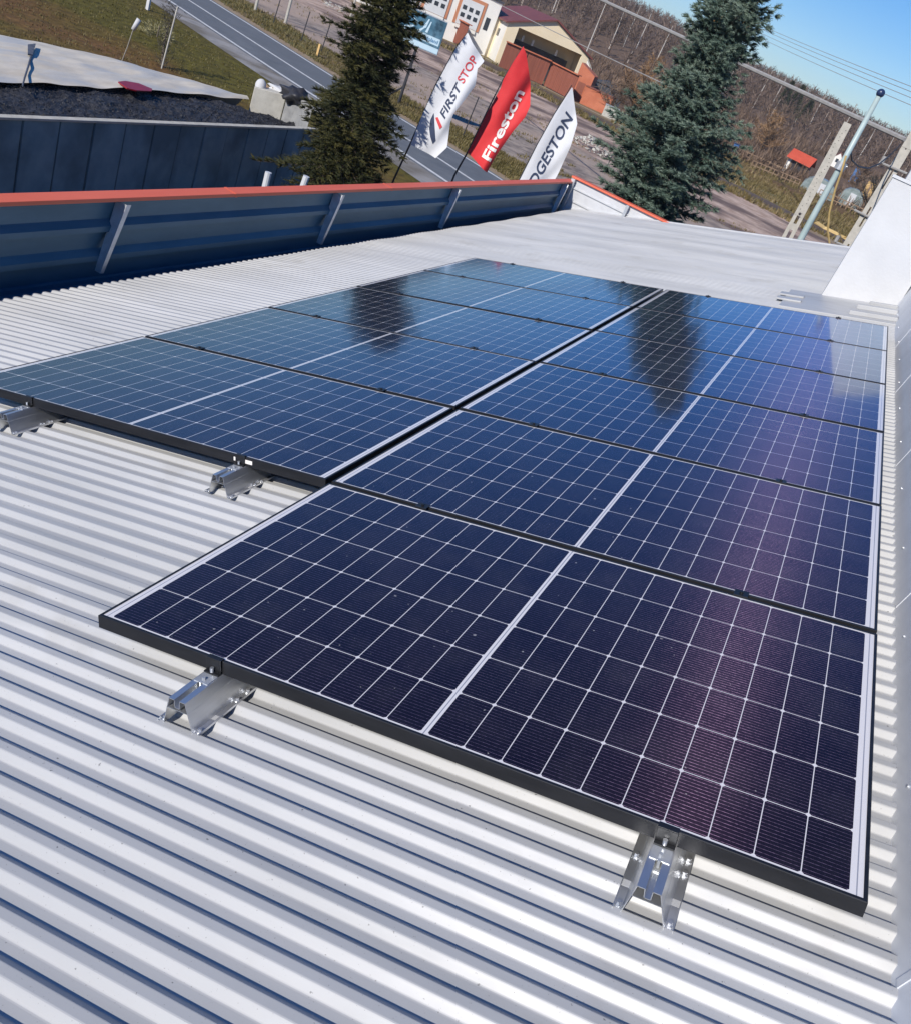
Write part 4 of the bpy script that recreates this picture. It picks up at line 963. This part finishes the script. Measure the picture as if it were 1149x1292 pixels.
T, text, shape = flag('feather_flag', 'red flag reading Firestone in white letters, between the two white flags', 28.0,
    [(589.8, 192.2), (598, 175.4), (614.8, 140.6), (631.6, 109.9), (634.5, 100), (646.9, 77.9), (659.4, 58.4)],
    [(614.1, 216.6), (626, 195), (646.9, 165.7), (662.2, 147.6), (668.5, 133.6), (669, 105.7), (663.6, 68.1), (660, 58.2)],
    M['flagred'], [(573, 221), (589.4, 192.2), (618, 132), (634, 100), (659.2, 58.4)], 3.1, amp=.20)
text('Fireston', (618.0, 202.6), (661.5, 117), 13, M['inkwhite'], off=.028)
T, text, shape = flag('feather_flag', 'white flag with dark slanted BRIDGESTONE lettering, right of the red flag', 29.0,
    [(640, 256), (659.4, 218.6), (677.6, 182.4), (698.5, 144.8), (720.8, 109.9)],
    [(672, 276), (704, 218.6), (719.4, 183.8), (727.7, 155.9), (725.5, 140.6), (723.5, 125.3), (721.8, 111)],
    M['flagwhite'], [(630, 275), (639.6, 256), (677.2, 182.4), (698, 144.8), (720.8, 107)], 4.7)
text('BRIDGESTON', (661, 262), (724.5, 146), 12.5, M['inknavy'], shear=.3, off=.02)

# ================================================================== BILLBOARD
def frame_at(px, D):
    p = at_d(*px, D); d = Vector((p.x - CAMP.x, p.y - CAMP.y, 0)).normalized(); return p, Vector((d.y, -d.x, 0)), d
p, rt, dv = frame_at((530, 60), 58)
T = thing('billboard', 'roadside billboard with a blue picture on a dark post beyond the road', 'billboard', (p.x, p.y, G0))
a = at_d(499, 46, 58); b_ = at_d(551, 69, 58); tr = at_d(567, 28, 58); tl = at_d(512, 8, 58)
wdt = ((b_ - a).dot(rt)); z0 = (a.z + b_.z) / 2; z1 = (tr.z + tl.z) / 2
def bb(s_, z, off=0): q = a + rt * s_ * wdt - dv * off; return Vector((q.x, q.y, z)) - T.location
def pan(s0, s1, zz0, zz1, o0, o1, m, nm):
    b = MB(); P = [bb(s0, zz0, o0), bb(s1, zz0, o0), bb(s1, zz1, o0), bb(s0, zz1, o0)]; b.prism(P, -dv * (o1 - o0)); return b.build(nm, m, T)
hh = z1 - z0
pan(-.01, 1.01, z0 - .05, z1 + .05, -.14, -.02, M['steel'], 'backing')
pan(0, 1, z0 + hh * .17, z1, 0, .0185, M['billblue'], 'picture')
pan(0, 1, z0, z0 + hh * .165, 0, .0185, M['billwhite'], 'pale_band')
pan(.47, .97, z0 + hh * .24, z0 + hh * .46, .022, .030, M['billwhite'], 'caption_plate')
def flat_text(body, s0, s1, zb, hgt, off, m):
    cu = bpy.data.curves.new('t', 'FONT'); cu.body = body; cu.size = 1; cu.offset = .02; ob = bpy.data.objects.new('t', cu); COL.objects.link(ob); bpy.context.view_layer.update()
    me = bpy.data.meshes.new_from_object(ob.evaluated_get(bpy.context.evaluated_depsgraph_get())); bpy.data.objects.remove(ob)
    xs = [v.co.x for v in me.vertices]; x0, x1 = min(xs), max(xs); hy = max(v.co.y for v in me.vertices); b = MB()
    for v in me.vertices: b.v.append(tuple(bb(s0 + (s1 - s0) * (v.co.x - x0) / (x1 - x0), zb + v.co.y / hy * hgt, off)))
    b.f = [tuple(q.vertices) for q in me.polygons]; return b.build('lettering', m, T)
flat_text('#Veloland', .50, .94, z0 + hh * .30, hh * .11, .036, M['inkblue'])
b = MB()                           # pale swirl across the picture
for k_, (s0, zz0, s1, zz1, wv) in enumerate(((.35, .30, .55, .62, .05), (.55, .62, .60, .9, .035), (.08, .35, .30, .55, .09), (.62, .5, .66, .85, .03), (.15, .8, .38, .70, .05))):
    P = [bb(s0 - wv, z0 + hh * zz0, .0215), bb(s0 + wv, z0 + hh * zz0, .0215), bb(s1 + wv * .4, z0 + hh * zz1, .0215), bb(s1 - wv * .4, z0 + hh * zz1, .0215)]; b.prism(P, -dv * .004)
b.build('picture_swirl', M['billwhite'], T)
b = MB(); b.tube([bb(.52, G0 - .1, -.2), bb(.52, z1 - .3, -.2)], .09, 8); b.tube([bb(.52, G0 + 1.0, -.2), bb(.22, G0 + .1, -.9)], .05, 6); b.build('post', M['darkpole'], T)

# ================================================================== FAR BUILDINGS
class Fr:
    def __init__(s, px, D=None, turn=0):
        p = gnd(*px) if D is None else at_d(*px, D); s.o = Vector((p.x, p.y, G0 + hill(p.x, p.y))); d = Vector((p.x - CAMP.x, p.y - CAMP.y, 0)).normalized()
        d = Matrix.Rotation(R(turn), 3, 'Z') @ d
        s.r = Vector((d.y, -d.x, 0)); s.d = d
    def __call__(s, v): return s.r * v[0] + s.d * v[1] + Vector((0, 0, v[2]))
def fbox(F, T, nm, m, a, c):
    b = MB(); b.box(a, c, T=F); return b.build(nm, m, T)
def fprism(F, T, nm, m, poly, depth):
    b = MB(); b.prism([F(p) for p in poly], F.d * depth); return b.build(nm, m, T)
# cream hall with gable
F = Fr((623.5, 78), turn=15); k = .118
H1 = thing('storage_hall', 'cream hall with a dark red roof and an open shaded bay in its gable', 'building', F.o)
W_, E_, A_ = 12.0, 5.0, 7.3
fprism(F, H1, 'gable_wall', M['cream'], [(0, 0, 0), (1.5, 0, 0), (1.5, 0, 4.9), (11.0, 0, 4.9), (11.0, 0, 0), (W_, 0, 0), (W_, 0, E_), (6, 0, A_), (0, 0, E_)], .3)
fbox(F, H1, 'side_wall', M['whitewall'], (-.0, .31, 0), (.3, 16, E_)); fbox(F, H1, 'side_wall', M['cream'], (W_ - .3, .31, 0), (W_, 16, E_)); fbox(F, H1, 'rear_wall', M['cream'], (.31, 15.7, 0), (W_ - .31, 16, E_))
fbox(F, H1, 'bay_back_wall', M['cream'], (.31, 4.5, 0), (W_ - .31, 4.7, E_))
fprism(F, H1, 'bay_ceiling', M['cream'], [(1.5, .31, 4.91), (11.0, .31, 4.91), (11.0, .31, 5.0), (1.5, .31, 5.0)], 4.1)
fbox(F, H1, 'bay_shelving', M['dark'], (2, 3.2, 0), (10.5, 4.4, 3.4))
for sgn in (0, 1):
    b = MB(); x0, x1 = (-.5, 6) if sgn == 0 else (12.5, 6)
    b.prism([F((x0, -.4, E_ - .18)), F((x1, -.4, A_ + .06)), F((x1, -.4, A_ + .26)), F((x0, -.4, E_ + .02))], F.d * 17); b.build('roof', M['roofred'], H1)
for i in range(3):
    w_ = fbox(F, H1, 'window', M['window'], (-.03, 3 + i * 4, 2.9), (-.002, 4.2 + i * 4, 3.8))
for xx in (3.1, 4.6, 8.2): fbox(F, H1, 'stored_board', M['inkwhite'], (xx, 2.6, 3.45), (xx + .3, 2.7, 4.2))
# garage building at the left
F = Fr((559, 49), turn=6)
H2 = thing('garage_building', 'white and cream garage building with big panel doors in orange surrounds, behind the billboard', 'building', F.o)
fbox(F, H2, 'wall', M['whitewall'], (-14, 1.2, 0), (6.0, 12, 6.6)); fbox(F, H2, 'wall', M['cream'], (6.01, 1.6, 0), (9.0, 12, 4.9)); fbox(F, H2, 'roof', M['darkroof'], (-14.2, 1.0, 6.61), (6.2, 12.2, 6.8)); fbox(F, H2, 'roof', M['darkroof'], (6.21, 1.3, 4.91), (9.2, 12.2, 5.05))
for x in (-7.6, -3.6, .9):
    fbox(F, H2, 'door_surround', M['orangewall'], (x - .4, 1.10, 2.3), (x + 3.3, 1.19, 5.9)); dd = fbox(F, H2, 'garage_door', M['doorpanel'], (x, 1.02, 2.35), (x + 2.9, 1.09, 5.5))
    for i in range(3):
        for j in range(2): fbox(F, dd, 'door_window', M['window'], (x + .25 + i * .9, .99, 3.3 + j * .9), (x + .80 + i * .9, 1.015, 3.8 + j * .9))
    fbox(F, H2, 'ramp_wall', M['whitewall'], (x, .95, 1.9), (x + 2.9, 1.09, 2.3))
for x in (4.6, 6.8): w_ = fbox(F, H2, 'window', M['window'], (x, 1.15 if x < 6 else 1.55, 2.9), (x + .6, 1.19 if x < 6 else 1.59, 4.4))
def boardfence(px0, px1, h, nm, label, m, turn=0, post=True):
    a, c = gnd(*px0), gnd(*px1); T = thing(nm, label, 'fence', a); d = (c - a); L_ = d.length; d.normalize(); n = Vector((-d.y, d.x, 0)); np_ = max(1, int(L_ / 3))
    for i in range(np_):
        s0, s1 = L_ * i / np_ + .06, L_ * (i + 1) / np_ - .06; b = MB()
        b.prism([d * s0 + Vector((0, 0, .1)), d * s1 + Vector((0, 0, .1)), d * s1 + Vector((0, 0, h)), d * s0 + Vector((0, 0, h))], n * .04)
        for j in range(int((s1 - s0) / .3)):
            s_ = s0 + .02 + j * .3; b.prism([d * s_ + Vector((0, 0, .1)) - n * .02, d * (s_ + .18) + Vector((0, 0, .1)) - n * .02, d * (s_ + .18) + Vector((0, 0, h)) - n * .02, d * s_ + Vector((0, 0, h)) - n * .02], n * .015)
        b.build('fence_panel', m, T)
    b = MB()
    b.prism([Vector((0, 0, h)) - n * .3, d * L_ + Vector((0, 0, h)) - n * .3, d * L_ + Vector((0, 0, h + .12)) - n * .3, Vector((0, 0, h + .12)) - n * .3], n * .7); b.build('top_rail', M['orangeboards'], T)
    return T
boardfence((627, 84), (683, 108), 3.0, 'board_fence', 'red-brown board fence in front of the open bay of the cream hall', M['fence'])
boardfence((684, 108), (718, 126), 2.9, 'board_fence', 'darker red-brown board fence right of the cream hall', M['fence'])
boardfence((552, 42), (582, 60), 2.8, 'board_fence', 'red-brown board fence between the billboard and the white flag', M['fence'])
F = Fr((716, 122), turn=-10)
H3 = thing('orange_shed', 'orange board shed with a sloping roof at the right end of the fence', 'shed', F.o)
fprism(F, H3, 'wall', M['orangeboards'], [(0, 0, 0), (2.2, 0, 0), (2.2, 0, 3.4), (0, 0, 4.3)], 3); fbox(F, H3, 'door', M['fence'], (.5, -.03, .2), (1.5, -.002, 2.2))
F2 = Fr((730, 130), turn=-10); H4 = thing('board_enclosure', 'low bright orange-red enclosure right of the orange shed', 'shed', F2.o)
fbox(F2, H4, 'wall', M['orangeboards'], (0, 0, 0), (3.8, 2.6, 2.1)); fbox(F2, H4, 'roof', M['fence'], (-.1, -.1, 2.11), (3.9, 2.7, 2.2))
F3 = Fr((742, 118), 141); H5 = thing('dark_hut', 'dark blue-grey hut behind the orange enclosure', 'shed', F3.o); fbox(F3, H5, 'wall', M['darkroof'], (0, 0, 0), (4.6, 3, 2.6)); b = MB(); b.prism([F3((-.2, -.2, 2.61)), F3((4.8, -.2, 2.61)), F3((2.3, -.2, 3.3))], F3.d * 3.4); b.build('roof', M['darkroof'], H5)
F4 = Fr((720, 100), 142); H6 = thing('white_hut', 'small white gabled hut peeping over the orange shed', 'shed', F4.o); fprism(F4, H6, 'wall', M['whitewall'], [(0, 0, 0), (2, 0, 0), (2, 0, 3.6), (1, 0, 4.6), (0, 0, 3.6)], 2.5)
b = MB(); b.prism([F4((-.15, -.1, 3.55)), F4((1, -.1, 4.68)), F4((1, -.1, 4.8)), F4((-.15, -.1, 3.67))], F4.d * 2.7); b.prism([F4((2.15, -.1, 3.55)), F4((1, -.1, 4.68)), F4((1, -.1, 4.8)), F4((2.15, -.1, 3.67))], F4.d * 2.7); b.build('roof', M['palecon'], H6)
F = Fr((758, 145)); H7 = thing('rubble_bin', 'grey crate right of the orange enclosure, by the spruce', 'crate', F.o)
fbox(F, H7, 'crate_body', M['palecon'], (0, 0, 0), (1.8, 1.2, 1.3)); fbox(F, H7, 'crate_rim', M['steel'], (-.05, -.05, 1.31), (1.85, 1.25, 1.4))
# gardens on the right
F = Fr((986, 205), 150, turn=-12); H = thing('garden_house', 'garden hut with a bright red roof and dark open porch', 'hut', (F.o)); k = 1.0
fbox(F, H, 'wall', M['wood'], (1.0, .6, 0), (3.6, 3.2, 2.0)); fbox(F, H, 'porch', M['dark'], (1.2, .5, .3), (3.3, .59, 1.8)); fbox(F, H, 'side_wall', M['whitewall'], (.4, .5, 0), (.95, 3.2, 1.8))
for x in (.45, 1.9, 3.55): fbox(F, H, 'post', M['wood'], (x, .0, 0), (x + .1, .1, 2.0))
b = MB(); b.prism([F((.2, -.2, 2.02)), F((4.0, -.2, 1.9)), F((4.0, 1.9, 3.2)), F((.2, 1.9, 3.3))], Vector((0, 0, .08))); b.build('roof', M['redroof2'], H)
b = MB(); b.prism([F((.2, 1.92, 3.3)), F((4.0, 1.92, 3.2)), F((4.0, 3.6, 2.0)), F((.2, 3.6, 2.0))], Vector((0, 0, .08))); b.build('roof', M['redroof2'], H)
F = Fr((1047, 204), 186); H = thing('garden_house', 'tiny white gabled house between the concrete pole and the pale pole', 'hut', F.o); hz = max(.4, at_d(1050, 207, 190).z - F.o.z)
fprism(F, H, 'wall', M['whitewall'], [(0, 0, 0), (1.9, 0, 0), (1.9, 0, hz + .9), (.9, 0, hz + 2.1), (0, 0, hz + .9)], 3)
for sg, (xa, xb) in enumerate(((-.2, .9), (2.1, .9))):
    b = MB(); b.prism([F((xa, -.1, hz + .8)), F((xb, -.1, hz + 2.15)), F((xb, -.1, hz + 2.3)), F((xa, -.1, hz + .95))], F.d * 3.2); b.build('roof', M['roofred'], H)
fbox(F, H, 'window', M['window'], (.65, -.03, hz + .5), (1.15, -.002, hz + 1.1))
def crate(px, D, w_, h_, m, nm, lab, cat, trim):
    F = Fr(px, D); z = max(.5, at_d(px[0], px[1], D).z - F.o.z); H = thing(nm, lab, cat, F.o); fbox(F, H, 'body', m, (0, 0, 0), (w_, 1.5, z + h_)); fbox(F, H, 'roof', trim, (-.1, -.1, z + h_ + .005), (w_ + .1, 1.6, z + h_ + .1)); fbox(F, H, 'door', trim, (w_ * .35, -.03, 0), (w_ * .6, -.003, z + h_ * .7)); return H
crate((1076, 218), 176, 1.2, .9, M['bluebox'], 'blue_hut', 'small bright blue hut in the gardens beyond the poles', 'hut', M['darkblue'])
crate((1092, 235), 158, 1.3, .9, M['yellowpaint'], 'yellow_hut', 'small yellow hut in the gardens, below the blue one', 'hut', M['wood'])
crate((912, 208), 146, .8, .6, M['bluebox'], 'blue_barrel', 'small blue barrel peeping out right of the spruce', 'barrel', M['darkblue'])
def greenhouse(px, w_, l_, h_, lab):
    F = Fr(px); H = thing('greenhouse', lab, 'greenhouse', F.o, group='foil greenhouses'); b = MB(); n = 9; P = []
    for i in range(n + 1): a = math.pi * i / n; P.append((w_ / 2 - math.cos(a) * w_ / 2, 0, h_ * math.sin(a) ** .7 if 0 < i < n else 0))
    b.prism([F(q) for q in P], F.d * l_); b.build('foil_cover', M['foil'], H, smooth=False)
    fbox(F, H, 'door', M['cladw'], (w_ * .38, -.04, 0), (w_ * .62, -.003, h_ * .75)); return H
greenhouse((1008, 236), 5.0, 7, 2.1, 'grey-green foil greenhouse between the concrete pole and the pale pole')
greenhouse((1052, 255), 3.6, 6, 2.6, 'grey foil greenhouse right of the pale pole, beside the bare fruit tree')
# garden fences
def lath_fence(px0, px1, lab, n, h=1.2):
    a, c = gnd(*px0), gnd(*px1); T = thing('garden_fence', lab, 'fence', a); d = c - a
    for i in range(n):
        b = MB(); p = d * (i / (n - 1)); b.box((p.x - .05, p.y - .05, 0), (p.x + .05, p.y + .05, h)); b.build('fence_post', M['wood'], T)
    b = MB(); n_ = Vector((-d.y, d.x, 0)).normalized() * .03
    for z in (.4, .95): b.prism([Vector((0, 0, z)), d + Vector((0, 0, z)), d + Vector((0, 0, z + .12)), Vector((0, 0, z + .12))], n_)
    b.build('fence_rail', M['wood'], T)
lath_fence((925, 195), (985, 222), 'wooden garden fence in front of the hut with the red roof', 14)
lath_fence((945, 212), (1005, 236), 'lower garden fence along the meadow left of the concrete pole', 12, 1.0)
lath_fence((1030, 248), (1095, 278), 'garden fence along the meadow right of the pale pole', 12, 1.0)

# ================================================================== POLES AND WIRES
def znpole(px_top, px_bot, D, wb, wt, label, holes=True, sw=.3):
    t = at_d(*px_top, D); bt = at_d(*px_bot, D); b0 = Vector((bt.x, bt.y, 0)); dirv = (t - bt); base = bt - dirv / dirv.z * (bt.z - G0)
    T = thing('concrete_pole', label, 'pole', base, group='concrete power poles'); tp = t - base; dv = Vector((base.x - CAMP.x, base.y - CAMP.y, 0)).normalized(); rt = Vector((dv.y, -dv.x, 0))
    def P(s_, x, y): wv = wb + (wt - wb) * s_; return tp * s_ + rt * x * wv / 2 + dv * y * .09
    zt = tp.z
    def seg(b, s0, s1, x0, x1): b.add([P(s0, x0, -1), P(s0, x1, -1), P(s0, x1, 1), P(s0, x0, 1), P(s1, x0, -1), P(s1, x1, -1), P(s1, x1, 1), P(s1, x0, 1)], [(0, 3, 2, 1), (4, 5, 6, 7), (0, 1, 5, 4), (1, 2, 6, 5), (2, 3, 7, 6), (3, 0, 4, 7)])
    b = MB(); cut = (base.z, )
    # ladder-like lower part: two legs with slots, solid upper part
    s_s = (at_d(1003, 270, D).z - base.z) / zt if holes else .93
    seg(b, 0, s_s, -1, -sw); seg(b, 0, s_s, sw, 1)
    k = 0
    n = int(s_s * zt / (.75 if holes else 1.1))
    for i in range(n + 1):
        s0 = s_s * i / (n + .5); seg(b, s0, s0 + (.16 if holes else .5) / zt, -sw * .998, sw * .998)
    seg(b, s_s + .0005, 1, -1, 1)
    b.build('shaft', M['polecon'], T)
    return T, base, tp
Tc, cb_, ct = znpole((1069.5, 155), (992, 301), 26, .40, .19, 'pale concrete pole with slots near its foot, left of the thin pale pole')
b = MB(); dv = Vector((cb_.x - CAMP.x, cb_.y - CAMP.y, 0)).normalized(); q = ct * ((at_d(1004, 267, 26).z - G0) / ct.z); b.tube([q - dv * .10, q - dv * .085], .035, 10); b.build('bolt_hole', M['dark'], Tc)
b = MB(); rgp = random.Random(2); rt = Vector((dv.y, -dv.x, 0))
for i in range(26):
    s_ = .70 + .29 * i / 26; q = ct * s_ + rt * rgp.uniform(-.05, .05); b.tube([q - dv * .094, q - dv * .0915], .011, 6)
b.build('climbing_hole', M['dark'], Tc)
Tr, rb_, rt_ = znpole((1160, 158), (1070, 309), 28, .36, .24, 'slotted brownish concrete pole beside the white chimney block, right of the others', holes=False, sw=.16)
b = MB()
for z, s_ in ((5.2, 1), (6.1, -1), (7.4, 1)):
    q = rt_ * (z / rt_.z); b.tube([q + Vector((-.35 * s_, -.15, 0)), q + Vector((.35 * s_, -.15, .02))], .03, 6); b.tube([q + Vector((-.35 * s_, -.15, 0)), q + Vector((-.35 * s_, -.15, .18))], .05, 8)
b.build('insulator_arm', M['greycable'], Tr)
D_ = 22; t = at_d(1108.5, 121, D_); bt = at_d(1009, 303, D_); base = Vector((bt.x, bt.y, G0))
T = thing('lamp_pole', 'thin pale grey-blue steel pole with a dark ball on top, between the concrete poles', 'pole', base)
tp = t - base; lowp = bt - base; b = MB(); b.tube([(0, 0, 0), lowp, lowp + (tp - lowp) * .5, tp], .084, 14, .052); b.build('shaft', M['whitepole'], T, smooth=True)
o = blob('ball_cap', tp + Vector((0, 0, .06)), .085, M['darkblue'], rough=.02, parent=T)
b = MB(); q = lowp + (tp - lowp) * .535; b.tube([q + Vector((-.11, 0, -.05)), q + Vector((.13, -.02, .04))], .012, 8); b.tube([q + Vector((0, 0, -.08)), q + Vector((0, 0, .08))], .112, 14); b.build('clamp_ring', M['steel'], T)
def wire(name, pts, r, m, label, cat='cable'):
    b = MB(); b.tube(pts, r, 6); return tag(b.build(name, m), label, cat)
def catenary(a, c, sag, n=24): return [a.lerp(c, i / n) - Vector((0, 0, sag * 4 * (i / n) * (1 - i / n))) for i in range(n + 1)]
ya = at_d(1067, 196, 21.8); pts = [ya, at_d(1062, 214, 21.8), at_d(1053, 240, 21.9), at_d(1046, 268, 22), at_d(1044, 290, 22.1), at_d(1046, 306, 22.2), at_d(1048, 322, 22.3)]
wire('yellow_hose', pts, .022, M['rope'], 'thin yellow hose hanging from the pale pole', 'hose')
wire('yellow_hose', [gnd(1030, 283), gnd(1040, 290), gnd(1055, 297), gnd(1066, 303), gnd(1074, 302)], .35, M['rope'], 'yellow line lying on the ground beside the railway near the right pole', 'hose')
a = at_d(1073, 190, 22); c = rb_ + rt_ * .93
pts = [a, at_d(1074, 202, 22.5), at_d(1083, 210, 23.5), at_d(1095, 212, 24.5), at_d(1108, 207, 25.5), at_d(1122, 196, 27), at_d(1136, 182, 27.8)]
wire('slack_cable', pts, .017, M['cable'], 'slack black cable looping from the pale pole to the right pole')
a = at_d(1142, 176, 27.9); c = at_d(560, -92, 75)
wire('overhead_cable', catenary(a, c, .0), .062, M['greycable'], 'thick grey overhead cable running across the hillside')
dd = (at_d(1149, 120, 90)); rgw = random.Random(4)
for i, (y0, y1) in enumerate(((100, 18), (108, 22), (117, 27), (128, 33))):
    a = at_d(1260, y0 + 51, 60); c = at_d(930, y1, 160)
    wire('power_line', catenary(a, c, .2), .022, M['greycable'], 'thin power line against the sky at the right, %s from the top' % ['first', 'second', 'third', 'fourth'][i], 'power line')
a, c = at_d(720, 68, 90), at_d(620, 20, 90); wire('thin_wire', catenary(at_d(890, 130, 60), at_d(600, -10, 110), .1), .03, M['greycable'], 'thin wire crossing the brown wood above the cream hall')
# small vent posts behind the left parapet
for (x, y, y2, lab) in ((339, 217, 238, 'small pale pipe end sticking up behind the red coping'), (387, 222, 236, 'short pale stake behind the red coping at the foot of the dark spruce')):
    t = at_d(x, y, 10); bt = at_d(x - 5, y2, 10); base = Vector((bt.x, bt.y, G0)); b = MB(); b.tube([(0, 0, 0), (0, 0, bt.z - G0), t - base], .035, 10); o = b.build('pipe_end', M['cladw']); o.location = base; tag(o, lab, 'pipe')


# ================================================================== AIR
b = MB(); b.box((-1200, -1200, -7), (1200, 1200, 58)); hz_ = b.build('haze', M['dark']); tag(hz_, kind='stuff')
m_ = bpy.data.materials.new('haze'); m_.use_nodes = True; n_ = m_.node_tree; n_.nodes.clear()
v_ = n_.nodes.new('ShaderNodeVolumePrincipled'); v_.inputs['Density'].default_value = 0.00022; v_.inputs['Color'].default_value = (0.85, 0.90, 1.0, 1)
o_ = n_.nodes.new('ShaderNodeOutputMaterial'); n_.links.new(v_.outputs[0], o_.inputs['Volume']); hz_.data.materials.clear(); hz_.data.materials.append(m_)
